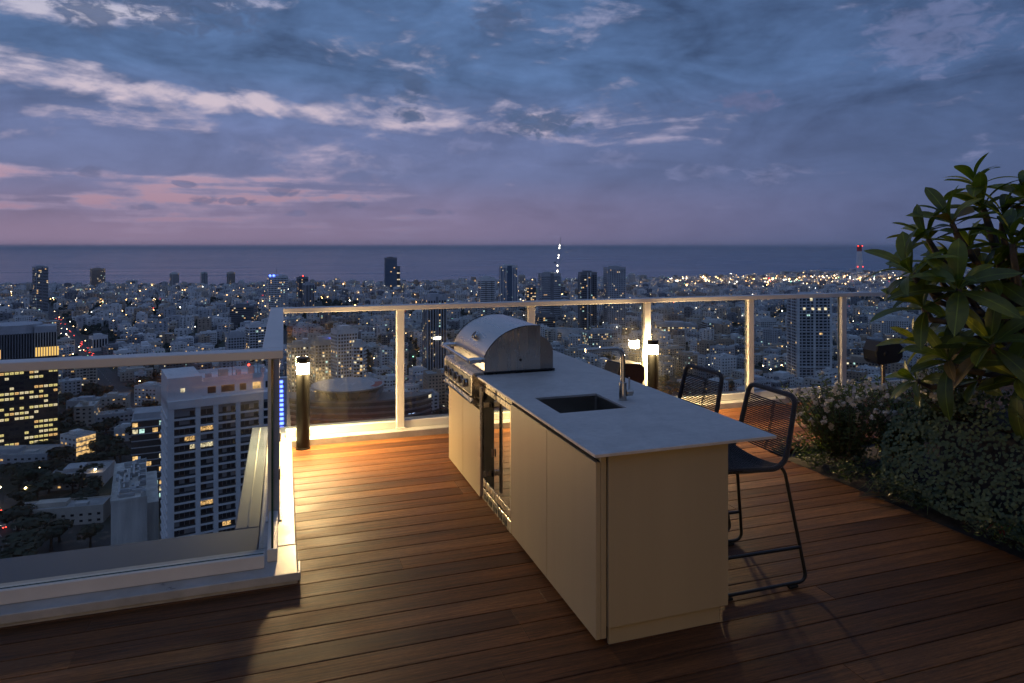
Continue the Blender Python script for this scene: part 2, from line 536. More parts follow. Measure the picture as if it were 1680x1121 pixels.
def glass_mat():
    """clear balustrade glass: transparent with fresnel reflection and a film of dust and dried drops"""
    m = bpy.data.materials.new('balustrade_glass')
    m.use_nodes = True
    nt = m.node_tree
    nt.nodes.clear()
    out = nt.nodes.new('ShaderNodeOutputMaterial')
    tr = nt.nodes.new('ShaderNodeBsdfTransparent')
    tr.inputs[0].default_value = (0.93, 0.955, 0.945, 1)
    gl = nt.nodes.new('ShaderNodeBsdfGlossy')
    gl.inputs['Roughness'].default_value = 0.015
    lw = nt.nodes.new('ShaderNodeLayerWeight')
    lw.inputs[0].default_value = 0.5
    fres = (X(nt, lw.outputs['Facing']) ** 5.0) * 0.95 + 0.035
    mx = nt.nodes.new('ShaderNodeMixShader')
    nt.links.new(fres.s, mx.inputs[0])
    nt.links.new(tr.outputs[0], mx.inputs[1])
    nt.links.new(gl.outputs[0], mx.inputs[2])
    t = nt.nodes.new('ShaderNodeTexCoord')
    ob = X(nt, t.outputs['Object'])
    x, y, z = sep(nt, ob)
    drops = noise_tex(nt, ob, 55.0, 2, 0.5).ss(0.63, 0.72)
    film = noise_tex(nt, comb(nt, x * 6.0, y * 6.0, z * 2.2), 1.0, 5, 0.65).ss(0.40, 0.75)
    dust = drops * 0.016 + film * 0.009 + 0.002
    df = nt.nodes.new('ShaderNodeBsdfDiffuse')
    df.inputs[0].default_value = (0.7, 0.68, 0.62, 1)
    tl = nt.nodes.new('ShaderNodeBsdfTranslucent')
    tl.inputs[0].default_value = (0.7, 0.68, 0.62, 1)
    md = nt.nodes.new('ShaderNodeMixShader')
    md.inputs[0].default_value = 0.45
    nt.links.new(df.outputs[0], md.inputs[1])
    nt.links.new(tl.outputs[0], md.inputs[2])
    m2 = nt.nodes.new('ShaderNodeMixShader')
    nt.links.new(dust.s, m2.inputs[0])
    nt.links.new(mx.outputs[0], m2.inputs[1])
    nt.links.new(md.outputs[0], m2.inputs[2])
    nt.links.new(m2.outputs[0], out.inputs[0])
    return m
M_glass = glass_mat()
M_gedge = mat('glass_edge_green', (0.02, 0.07, 0.05), 0.08)


def stone_mat():
    m = bpy.data.materials.new('porcelain_counter')
    m.use_nodes = True
    nt = m.node_tree
    b = nt.nodes['Principled BSDF']
    t = nt.nodes.new('ShaderNodeTexCoord')
    ob = X(nt, t.outputs['Object'])
    a = noise_tex(nt, ob, 5.0, 7, 0.62, 0.6)
    c = noise_tex(nt, ob, 28.0, 5, 0.65, 0.3)
    x, y, z = sep(nt, ob)
    brush = noise_tex(nt, comb(nt, x * 9.0, y * 40.0, 0.0), 1.0, 4, 0.6)
    k = a.lin(0.3, 0.7, 0.86, 1.13) * c.lin(0.3, 0.7, 0.93, 1.07) * brush.lin(0.3, 0.7, 0.95, 1.05)
    nt.links.new(mixc(nt, 1.0, (0.52, 0.49, 0.455), comb(nt, k, k, k), 'MULTIPLY').s, b.inputs['Base Color'])
    nt.links.new(a.lin(0.3, 0.7, 0.42, 0.58).s, b.inputs['Roughness'])
    bp = nt.nodes.new('ShaderNodeBump')
    bp.inputs['Strength'].default_value = 0.06
    bp.inputs['Distance'].default_value = 0.003
    nt.links.new(c.s, bp.inputs['Height'])
    nt.links.new(bp.outputs[0], b.inputs['Normal'])
    return m
M_stone = stone_mat()

# ---------------------------------------------------------------- deck of separate planks
PITCH, PW, PT = 0.150, 0.1445, 0.022
Y_BACK, Y_FRONT = 6.61, 3.93       # inner faces of the back curb and of the front-left curb
BED_X, BED_Y = 4.13, 5.02          # the planting bed starts here and ends there
deck = MB()
deck.box(-5, 0.06, -4.2, Y_FRONT, -0.5, -0.045)
deck.box(0.06, 9.6, -4.2, Y_BACK, -0.5, -0.045)
deck = tag(deck.build('deck', M_dark), kind='structure')
rng = random.Random(11)
plank_cache = {}
def plank(x0, x1, y):
    L = round(x1 - x0, 2)
    if L not in plank_cache:
        b = MB()
        b.bevbox(0, L, 0, PW, -PT, 0, 0.0022)
        plank_cache[L] = b
        o = b.build('plank', M_wood, deck, loc=(x0, y, 0))
        plank_cache[L] = o.data
        return o
    return mesh_obj('plank', plank_cache[L], deck, (x0, y, 0))
row = 0
y = Y_BACK - PITCH
while y > -4.15:
    xa = 0.075 if y > Y_FRONT - 0.02 else -4.9
    xb = 9.5 if y > BED_Y else BED_X + 0.02
    x = xa
    first = True
    while x < xb - 0.05:
        L = rng.choice((1.6, 2.0, 2.4, 2.8, 3.2, 3.6)) if not first else rng.choice((1.2, 1.85, 2.2, 2.6, 3.1, 1.35))
        if xa < -1: L += 0.9
        first = False
        x1 = x + L
        if x1 > xb - 0.7: x1 = xb
        plank(x, x1 - 0.0025, y)
        x = x1
    row += 1
    y -= PITCH

# ---------------------------------------------------------------- parapet: curbs and outer copings
par = thing('parapet', 'low white curb with grey outer coping running round the terrace edge', 'parapet', (0, 0, 0))
def part_box(name, parent, m, *b, bev=0.003):
    mb = MB()
    mb.bevbox(*b, bev)
    return mb.build(name, m, parent)
CZ = 0.062
part_box('curb', par, M_curb, -4.95, 0.075, Y_FRONT, 4.30, -0.02, CZ, bev=0.006)
part_box('curb', par, M_curb, -0.14, 0.072, 4.303, Y_BACK - 0.003, -0.02, CZ, bev=0.006)
for xa, xb in ((-0.14, 2.42), (2.424, 5.1), (5.104, 7.4), (7.404, 9.7)):
    part_box('curb', par, M_curb, xa, xb, Y_BACK, 6.90, -0.02, CZ, bev=0.006)
# drip lip on the front curb's edge
part_box('curb_lip', par, M_curb, -4.95, 0.090, Y_FRONT - 0.016, Y_FRONT - 0.001, 0.020, CZ + 0.004, bev=0.003)
part_box('curb_lip', par, M_curb, 0.0765, 0.0905, Y_FRONT + 0.001, 4.06, 0.020, CZ + 0.004, bev=0.003)
# outer copings
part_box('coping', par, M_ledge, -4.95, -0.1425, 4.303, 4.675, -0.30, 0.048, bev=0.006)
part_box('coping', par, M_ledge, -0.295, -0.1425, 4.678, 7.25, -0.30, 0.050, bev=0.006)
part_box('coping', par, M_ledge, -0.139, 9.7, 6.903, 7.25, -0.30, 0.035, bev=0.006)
part_box('coping_seam', par, M_conc, -0.222, -0.212, 4.70, 7.2, 0.049, 0.056, bev=0.001)

# the tower that carries the terrace
G = EYE - 148.0     # level of the city ground
tw = MB()
tw.box(-8, 14, -22, 4.2, G, -0.51)
tw.box(0.0, 14, 4.2, 7.0, G, -0.51)
tag(tw.build('terrace_tower', M_conc), 'concrete tower carrying the roof terrace', 'building')

# the penthouse behind the viewer: wall, glazed doors, eave added to shade the deck
hs = thing('penthouse', 'stone-clad penthouse wall with an eave behind the terrace', 'building', (2.0, -4.25, 0))
M_stonewall = mat('stone_cladding', (0.30, 0.27, 0.23), 0.8, noise_amt=0.15, noise_scale=2.0)
for name_, m_, bb in (('wall', M_stonewall, (-7, -3.2, -0.3, 0, 0.002, 3.1)), ('wall', M_stonewall, (1.6, 12, -0.3, 0, 0.002, 3.1)), ('lintel', M_stonewall, (-3.198, 1.598, -0.3, 0, 2.5, 3.1)),
                      ('eave', M_stonewall, (-7, 12, -0.3, 2.4, 3.102, 3.35)), ('glass_door', C_DARKGLASS, (-3.19, -0.81, -0.2, -0.16, 0.01, 2.49)), ('glass_door', C_DARKGLASS, (-0.79, 1.59, -0.15, -0.11, 0.01, 2.49))):
    mb = MB(); mb.bevbox(*bb, 0.004); mb.build(name_, m_, hs)

# ---------------------------------------------------------------- glass railing
rail = thing('glass_railing', 'glass balustrade with white posts and top rail around the deck', 'railing', (0, 0, 0))
RZ1, RZ0 = 1.275, 1.228
YG = 6.745                       # glass line at the back
part_box('top_rail', rail, M_white, -4.95, 0.0, 3.99, 4.105, RZ0, RZ1, bev=0.004)
part_box('top_rail', rail, M_white, -0.115, 0.0, 4.1065, 6.678, RZ0, RZ1, bev=0.004)
part_box('top_rail', rail, M_white, -0.115, 9.7, 6.68, 6.795, RZ0, RZ1, bev=0.004)
def rpost(x, y0):
    part_box('post', rail, M_white, x - 0.037, x + 0.037, y0, y0 + 0.075, CZ + 0.001, RZ0 - 0.001, bev=0.003)
    part_box('post_foot', rail, M_white, x - 0.05, x + 0.05, y0 - 0.006, y0 + 0.081, CZ + 0.001, CZ + 0.009, bev=0.002)
BX = [1.09 + 1.372 * i for i in range(6)]
for x in BX: rpost(x, 6.70)
rpost(-0.06, 4.70)
for x in (-1.62, -3.2): rpost(x, 4.02)
def pane(x0, x1, y0, y1, z0=0.135, z1=RZ0 - 0.001):
    b = MB()
    b.box(x0, x1, y0, y1, z0, z1)
    wide = (x1 - x0) > (y1 - y0)
    # ends are green where one looks into the thickness of the glass
    b.m = [1, 1] + ([0, 1, 0, 1] if wide else [1, 0, 1, 0])
    o = b.build('glass_pane', [M_glass, M_gedge], rail)
    return o
xs = [-0.02] + BX
for a, b_ in zip(xs[:-1], xs[1:]):
    pane(a + 0.05, b_ - 0.044, YG - 0.006, YG + 0.006)
    part_box('glass_channel', rail, M_white, a + 0.04, b_ - 0.039, YG - 0.030, YG + 0.030, CZ + 0.001, 0.134, bev=0.003)
pane(BX[-1] + 0.045, 9.6, YG - 0.006, YG + 0.006)
part_box('glass_channel', rail, M_white, BX[-1] + 0.039, 9.6, YG - 0.030, YG + 0.030, CZ + 0.001, 0.134, bev=0.003)
for a, b_ in ((-1.575, -0.105), (-3.155, -1.665), (-4.9, -3.245)):
    pane(a, b_, 4.052, 4.066)
    part_box('glass_channel', rail, M_white, a - 0.004, b_ + 0.004, 4.03, 4.09, CZ + 0.001, 0.134, bev=0.003)
pane(-0.066, -0.054, 4.11, 4.69)
pane(-0.066, -0.054, 4.785, 6.70)
part_box('glass_channel', rail, M_white, -0.088, -0.032, 4.10, 4.692, CZ + 0.001, 0.134, bev=0.003)
part_box('glass_channel', rail, M_white, -0.088, -0.032, 4.784, 6.70, CZ + 0.001, 0.134, bev=0.003)
part_box('glass_clip', rail, M_steel, -0.03, -0.018, 4.60, 4.66, 0.36, 0.43, bev=0.002)
part_box('glass_clip', rail, M_steel, -0.03, -0.018, 5.5, 5.56, 0.36, 0.43, bev=0.002)

# ---------------------------------------------------------------- bollard lamps
def bollard(loc, label):
    t = thing('bollard_lamp', label, 'lamp', loc, group='bollard lamps on the deck')
    b = MB()
    b.lathe([(0.0, 0.0), (0.066, 0.0), (0.066, 0.012), (0.059, 0.014), (0.059, 0.686), (0.056, 0.690), (0.0, 0.690)], seg=32)
    b.build('body', M_bollard, t, smooth=35)
    b = MB()
    b.lathe([(0.0, 0.6905), (0.053, 0.6905), (0.055, 0.70), (0.055, 0.775), (0.053, 0.7835), (0.0, 0.7835)], seg=32)
    b.build('lens', M_lens, t, smooth=35)
    b = MB()
    b.lathe([(0.0, 0.784), (0.059, 0.784), (0.060, 0.787), (0.060, 0.828), (0.056, 0.834), (0.0, 0.834)], seg=32)
    b.build('cap', M_bollard, t, smooth=35)
    # four small downlights in the head throw most of the light onto the floor round the post
    for k_ in range(4):
        ld = bpy.data.lights.new('downlight', 'SPOT')
        ld.energy = 125.0
        ld.color = (1.0, 0.70, 0.30)
        ld.spot_size = R_(172)
        ld.spot_blend = 1.0
        ld.shadow_soft_size = 0.012
        lo_ = bpy.data.objects.new('downlight', ld)
        COL.objects.link(lo_)
        lo_.parent = t
        A = math.pi / 4 + k_ * math.pi / 2
        lo_.location = (0.078 * math.cos(A), 0.078 * math.sin(A), 0.765)
        lo_.rotation_euler = (0, 0, 0)
    return t
bollard((0.170, 6.535, 0), 'lit black bollard lamp in the deck corner by the return railing')
bollard((3.80, 6.535, 0), 'lit black bollard lamp behind the bar stools and counter')
bollard((-0.35, -2.20, 0), 'lit black bollard lamp at the house end of the deck')  # added out of view to warm the island's end panel and rails

# ---------------------------------------------------------------- outdoor kitchen island
isl = thing('kitchen_island', 'beige outdoor kitchen island with thin grey stone worktop', 'kitchen island', (1.36, 2.85, 0))
def ib(name, m, x0, x1, y0, y1, z0, z1, bev=0.002, parent=isl):
    mb = MB()
    mb.bevbox(x0 - 1.36, x1 - 1.36, y0 - 2.85, y1 - 2.85, z0, z1, bev)
    return mb.build(name, m, parent)
CT = 0.91
# carcass (dark), behind doors
ib('carcass', M_dark, 1.392, 2.060, 2.872, 3.50, 0.10, 0.640)
ib('carcass', M_dark, 1.392, 1.470, 2.872, 4.105, 0.10, 0.8945)
ib('carcass', M_dark, 1.91, 2.060, 2.872, 4.785, 0.10, 0.8945)
ib('carcass', M_dark, 1.392, 2.060, 4.81, 5.76, 0.03, 0.660)
ib('carcass', M_dark, 1.96, 2.060, 4.785, 5.76, 0.62, 0.8945)
# doors
ib('door', M_cab, 1.365, 1.388, 2.858, 3.4765, 0.035, 0.853)
ib('door', M_cab, 1.365, 1.388, 3.4805, 4.100, 0.035, 0.853)
ib('door', M_cab, 1.365, 1.388, 4.822, 5.3175, 0.012, 0.648)
ib('door', M_cab, 1.365, 1.388, 5.3215, 5.806, 0.012, 0.648)
# end panels, corner post, back panel
ib('corner_post', M_cab, 1.389, 1.418, 2.858, 2.871, 0.035, 0.894)
ib('end_panel', M_cab, 1.4235, 2.075, 2.846, 2.870, 0.085, 0.894)
ib('end_panel', M_cab, 1.39, 2.075, 5.765, 5.79, 0.012, 0.894)
ib('back_panel', M_cab, 2.062, 2.075, 2.873, 5.763, 0.085, 0.894)
ib('plinth', M_cab, 1.432, 2.035, 2.862, 2.880, 0.001, 0.0985)
ib('plinth', M_dark, 1.44, 1.452, 2.882, 4.10, 0.001, 0.0985)
ib('plinth', M_cab, 2.02, 2.034, 2.882, 5.76, 0.001, 0.0845)
ib('plinth', M_dark, 1.40, 1.412, 4.82, 5.76, 0.001, 0.028)
# worktop with sink cut-out and a notch for the grill
def worktop():
    SX0, SX1, SY0, SY1 = 1.480, 1.900, 3.562, 3.975
    xs = [1.332, SX0, SX1, 1.952, 2.325]
    ys = [2.800, SY0, SY1, 4.792, 5.80]
    solid = {}
    for i in range(4):
        for j in range(4):
            s = True
            if i == 1 and j == 1: s = False
            if j == 3 and i < 3: s = False
            solid[(i, j)] = s
    z0, z1, b = CT - 0.014, CT, 0.0018
    mb = MB()
    P = lambda x, y_, z: (x - 1.36, y_ - 2.85, z)
    for (i, j), s in solid.items():
        if not s: continue
        xa, xb, ya, yb = xs[i], xs[i + 1], ys[j], ys[j + 1]
        open_ = {'w': not solid.get((i - 1, j), False), 'e': not solid.get((i + 1, j), False), 's': not solid.get((i, j - 1), False), 'n': not solid.get((i, j + 1), False)}
        ta, tb = xa + (b if open_['w'] else 0), xb - (b if open_['e'] else 0)
        sa, sb = ya + (b if open_['s'] else 0), yb - (b if open_['n'] else 0)
        mb.quad(P(ta, sa, z1), P(tb, sa, z1), P(tb, sb, z1), P(ta, sb, z1))
        mb.quad(P(xa, yb, z0), P(xb, yb, z0), P(xb, ya, z0), P(xa, ya, z0))
        if open_['w']:
            mb.quad(P(xa, yb, z0), P(xa, ya, z0), P(xa, ya, z1 - b), P(xa, yb, z1 - b)); mb.quad(P(xa, yb, z1 - b), P(xa, ya, z1 - b), P(ta, sa, z1), P(ta, sb, z1))
        if open_['e']:
            mb.quad(P(xb, ya, z0), P(xb, yb, z0), P(xb, yb, z1 - b), P(xb, ya, z1 - b)); mb.quad(P(xb, ya, z1 - b), P(xb, yb, z1 - b), P(tb, sb, z1), P(tb, sa, z1))
        if open_['s']:
            mb.quad(P(xa, ya, z0), P(xb, ya, z0), P(xb, ya, z1 - b), P(xa, ya, z1 - b)); mb.quad(P(xa, ya, z1 - b), P(xb, ya, z1 - b), P(tb, sa, z1), P(ta, sa, z1))
        if open_['n']:
            mb.quad(P(xb, yb, z0), P(xa, yb, z0), P(xa, yb, z1 - b), P(xb, yb, z1 - b)); mb.quad(P(xb, yb, z1 - b), P(xa, yb, z1 - b), P(ta, sb, z1), P(tb, sb, z1))
    wt = mb.build('worktop', M_stone, isl)
    wt['label'] = 'thin grey stone worktop overhanging the seating side'
    # sink bowl: inner faces with rounded corners
    sk = MB()
    def ring(inset, z, r, n=5):
        pts = []
        x0, x1, y0, y1 = SX0 - 0.004 + inset, SX1 + 0.004 - inset, SY0 - 0.004 + inset, SY1 + 0.004 - inset
        for cx_, cy_, a0 in ((x1 - r, y1 - r, 0), (x0 + r, y1 - r, 90), (x0 + r, y0 + r, 180), (x1 - r, y0 + r, 270)):
            for q in range(n):
                a = R_(a0 + 90 * q / (n - 1))
                pts.append(P(cx_ + r * math.cos(a), cy_ + r * math.sin(a), z))
        return pts
    rings = [ring(-0.02, CT - 0.0155, 0.02), ring(0.0, CT - 0.016, 0.018), ring(0.004, CT - 0.20, 0.02), ring(0.012, CT - 0.212, 0.022), ring(0.06, CT - 0.216, 0.03)]
    n = len(rings[0])
    for ra, rb in zip(rings[:-1], rings[1:]):
        for q in range(n):
            sk.quad(ra[(q + 1) % n], ra[q], rb[q], rb[(q + 1) % n])
    sk.add(rings[-1], [tuple(range(n))])
    s = sk.build('sink', M_sinksteel, isl, smooth=40)
    s['label'] = 'undermounted square steel sink bowl'
    dr = MB()
    dr.lathe([(0.0, 0.001), (0.038, 0.001), (0.042, 0.004), (0.045, 0.0)], c=(1.69 - 1.36, 3.77 - 2.85, CT - 0.214), seg=20)
    dr.build('drain', M_chrome, s, smooth=True)
worktop()

# faucet: a thing that stands on the worktop
fc = thing('faucet', 'square-necked brushed steel tap beside the sink', 'tap', (1.972, 3.752, CT + 0.001))
b = MB(); b.lathe([(0, 0), (0.028, 0), (0.028, 0.003), (0.0235, 0.005), (0.0235, 0.105), (0.021, 0.108), (0, 0.108)], seg=24)
b.build('body', M_steel, fc, smooth=35)
b = MB()
pts = [(0, 0, 0.10), (0, 0, 0.26)] + [(-0.055 + 0.055 * math.cos(R_(a)), 0, 0.26 + 0.055 * math.sin(R_(a))) for a in range(10, 91, 10)] + [(-0.12, 0, 0.315), (-0.235, 0, 0.313)]
b.tube(pts, 0.0145, 14)
sp = b.build('spout', M_steel, fc, smooth=40)
b = MB(); b.lathe([(0, -0.004), (0.011, -0.004), (0.0135, 0), (0.0135, 0.012), (0, 0.012)], c=(-0.246, 0, 0.313), seg=14, axis='x')
b.build('aerator', M_chrome, sp, smooth=35)
b = MB(); b.lathe([(0, 0.0), (0.019, 0.0), (0.021, 0.004), (0.021, 0.040), (0.017, 0.044), (0, 0.044)], c=(0.020, -0.004, 0.042), seg=18, axis='x')
lv = b.build('lever_hub', M_steel, fc, smooth=35)
b = MB(); b.tube([(0.042, -0.004, 0.058), (0.042, -0.004, 0.135)], 0.0052, 10)
b.build('lever', M_chrome, lv, smooth=40)

# ---------------------------------------------------------------- built-in fridge
fr = thing('wine_fridge', 'glass-fronted drinks fridge with steel frame built into the island', 'fridge', (1.36, 4.11, 0))
def fb(name, m, x0, x1, y0, y1, z0, z1, bev=0.002, parent=fr):
    mb = MB(); mb.bevbox(x0 - 1.36, x1 - 1.36, y0 - 4.11, y1 - 4.11, z0, z1, bev)
    return mb.build(name, m, parent)
fb('cabinet', M_blacksteel, 1.44, 1.90, 4.108, 4.79, 0.03, 0.89)
fb('trim', M_steel, 1.375, 1.438, 4.104, 4.808, 0.842, 0.892)
fb('vent', M_steel, 1.378, 1.438, 4.104, 4.808, 0.012, 0.090)
for q in range(5):
    fb('vent_slot', M_dark, 1.3745, 1.3795, 4.22 + q * 0.11, 4.30 + q * 0.11, 0.030, 0.068, 0.001)
door = fb('door', M_steel, 1.372, 1.432, 4.104, 4.140, 0.1165, 0.838)
fb('frame_rail', M_steel, 1.372, 1.432, 4.142, 4.770, 0.1165, 0.165, parent=fr)
fb('frame_rail', M_steel, 1.372, 1.432, 4.142, 4.770, 0.800, 0.838, parent=fr)
fb('frame_stile', M_steel, 1.372, 1.432, 4.772, 4.806, 0.1165, 0.838, parent=fr)
fb('black_border', M_fborder, 1.378, 1.432, 4.50, 4.770, 0.167, 0.798, parent=fr)
def dark_glass():
    m = mat('fridge_glass', (0.010, 0.010, 0.011), 0.03, spec=1.0, coat=1.0)
    m.node_tree.nodes['Principled BSDF'].inputs['IOR'].default_value = 2.4
    return m
M_fglass = dark_glass()
fb('glass', M_fglass, 1.376, 1.431, 4.142, 4.4985, 0.167, 0.798, 0.0015)
b = MB(); b.tube([(1.305 - 1.36, 4.565 - 4.11, 0.12), (1.305 - 1.36, 4.565 - 4.11, 0.87)], 0.0125, 12)
hd = b.build('handle', M_steel, fr, smooth=40)
for z in (0.25, 0.73):
    fb('handle_bracket', M_steel, 1.307, 1.377, 4.556, 4.574, z, z + 0.035, 0.002, hd)
b = MB(); b.tube([(1.366 - 1.36, 4.50 - 4.11, 0.40), (1.366 - 1.36, 4.50 - 4.11, 0.455)], 0.006, 8)
b.build('lock', M_chrome, fr, smooth=40)

# ---------------------------------------------------------------- gas grill
gr = thing('gas_grill', 'stainless steel gas grill with domed hood on the island', 'grill', (1.40, 4.80, 0.66))
OX, OY, OZ = 1.40, 4.80, 0.66
def gb(name, m, x0, x1, y0, y1, z0, z1, bev=0.002, parent=gr):
    mb = MB(); mb.bevbox(x0 - OX, x1 - OX, y0 - OY, y1 - OY, z0 - OZ, z1 - OZ, bev)
    return mb.build(name, m, parent)
GY0, GY1 = 4.802, 5.735
# firebox and cooking deck
gb('firebox', M_steel, 1.392, 1.945, GY0 + 0.006, GY1 - 0.006, 0.68, 0.915, 0.004)
gb('hood_ledge', M_blacksteel, 1.388, 1.950, GY0 - 0.002, GY1 + 0.002, 0.9155, 0.928, 0.002)
# control panel: sloped front face
poly = [(1.318, 0.742), (1.300, 0.760), (1.300, 0.905), (1.312, 0.926), (1.391, 0.930), (1.391, 0.742)]
mb = MB(); mb.prism([(x - OX, z - OZ) for x, z in poly], GY0 + 0.001 - OY, GY1 - 0.05 - OY)
cp = mb.build('control_panel', M_steel, gr)
gb('panel_face', M_blacksteel, 1.2965, 1.2995, GY0 + 0.04, GY1 - 0.09, 0.772, 0.898, 0.001)
for zz in (0.774, 0.893):
    gb('bezel', M_chrome, 1.2935, 1.2964, GY0 + 0.04, GY1 - 0.09, zz, zz + 0.005, 0.001)
gb('drip_tray', M_steel, 1.305, 1.391, GY0 + 0.006, GY1 - 0.055, 0.700, 0.735, 0.003)
gb('tray_rail', M_chrome, 1.288, 1.304, GY0 + 0.006, GY1 - 0.055, 0.704, 0.722, 0.003)
for q in range(5):
    yy = GY0 + 0.135 + q * 0.150
    kb = MB()
    kb.lathe([(0.0, -0.012), (0.030, -0.012), (0.031, 0.0), (0.027, 0.004), (0.0, 0.004)], c=(1.292 - OX, yy - OY, 0.835 - OZ), seg=20, axis='x')
    k_ = kb.build('knob', M_chrome, gr, smooth=35)
    kb = MB(); kb.bevbox(1.262 - OX, 1.2798 - OX, yy - 0.009 - OY, yy + 0.009 - OY, 0.806 - OZ, 0.866 - OZ, 0.004)
    kb.build('knob_grip', M_chrome, k_)
    kb = MB(); kb.lathe([(0, -0.004), (0.006, -0.004), (0.007, 0.002), (0, 0.002)], c=(1.292 - OX, yy + 0.047 - OY, 0.795 - OZ), seg=10, axis='x')
    kb.build('indicator', M_chrome, k_, smooth=35)
# hood: roll-top profile measured from the side
arc = [(1.395, 0.930), (1.395, 1.035), (1.412, 1.075), (1.440, 1.113), (1.475, 1.151), (1.512, 1.182), (1.560, 1.211), (1.614, 1.233), (1.665, 1.247), (1.716, 1.255), (1.770, 1.256), (1.832, 1.252), (1.832, 0.930)]
mb = MB()
mb.prism([(x - OX, z - OZ) for x, z in arc[::-1]], GY0 + 0.004 - OY, GY1 - 0.004 - OY)
mb.f = mb.f[:-2]; mb.m = mb.m[:-2]
hood = mb.build('hood', M_steel_h, gr, smooth=35)
for yy0, yy1 in ((GY0, GY0 + 0.0035), (GY1 - 0.0035, GY1)):
    mb = MB(); mb.prism([(x + (0.0 if 0 < i_ < 11 else 0) - OX, z - OZ) for i_, (x, z) in enumerate(arc[::-1])], yy0 - OY, yy1 - OY)
    mb.build('hood_cheek', M_steel, hood)
    mb = MB()
    mb.tube([(x - OX - 0.001, (yy0 + yy1) / 2 - OY, z - OZ + 0.001) for x, z in arc[1:12]], 0.0035, 6)
    mb.build('hood_seam', M_blacksteel, hood, smooth=True)
# rear quarter of the hood
rear = [(1.834, 0.930), (1.834, 1.176), (1.865, 1.163), (1.893, 1.141), (1.916, 1.113), (1.933, 1.083), (1.937, 1.05), (1.937, 0.930)]
mb = MB(); mb.prism([(x - OX, z - OZ) for x, z in rear[::-1]], GY0 + 0.006 - OY, GY1 - 0.006 - OY)
mb.build('rear_housing', M_steel_r, gr, smooth=30)
# details on the cheek
for x, z, r in ((1.675, 1.005, 0.011), (1.655, 0.947, 0.004), (1.692, 0.949, 0.004), (1.79, 1.03, 0.005), (1.87, 1.06, 0.004), (1.91, 1.02, 0.0035)):
    mb = MB(); mb.lathe([(0, -0.004), (r * 0.8, -0.004), (r, 0.0), (r, 0.001)], c=(x - OX, GY0 - 0.0005 - OY, z - OZ), seg=12, axis='y')
    mb.build('screw', M_blacksteel if r > 0.01 else M_chrome, gr, smooth=35)
# handle
mb = MB(); mb.tube([(1.288 - OX, GY0 + 0.035 - OY, 1.008 - OZ), (1.288 - OX, GY1 - 0.035 - OY, 1.008 - OZ)], 0.0165, 16)
hd = mb.build('handle', M_chrome, gr, smooth=40)
for yy in (GY0 + 0.045, GY1 - 0.045):
    mb = MB(); mb.tube([(1.288 - OX, yy - OY, 1.008 - OZ), (1.330 - OX, yy - OY, 1.012 - OZ), (1.397 - OX, yy - OY, 1.012 - OZ)], 0.02, 14, radii=[0.021, 0.023, 0.019])
    mb.build('handle_mount', M_chrome, hd, smooth=40)
# thermometer
nx, nz = -0.72, 0.69
c = Vector((1.458 - OX, 5.24 - OY, 1.135 - OZ))
n_ = Vector((nx, 0, nz))
mb = MB(); mb.tube([c - n_ * 0.004, c + n_ * 0.024, c + n_ * 0.030], 0.03, 22, radii=[0.034, 0.034, 0.028])
tg = mb.build('thermometer', M_chrome, gr, smooth=40)
mb = MB(); mb.tube([c + n_ * 0.0302, c + n_ * 0.0315], 0.025, 20)
mb.build('dial', M_speaker, tg)

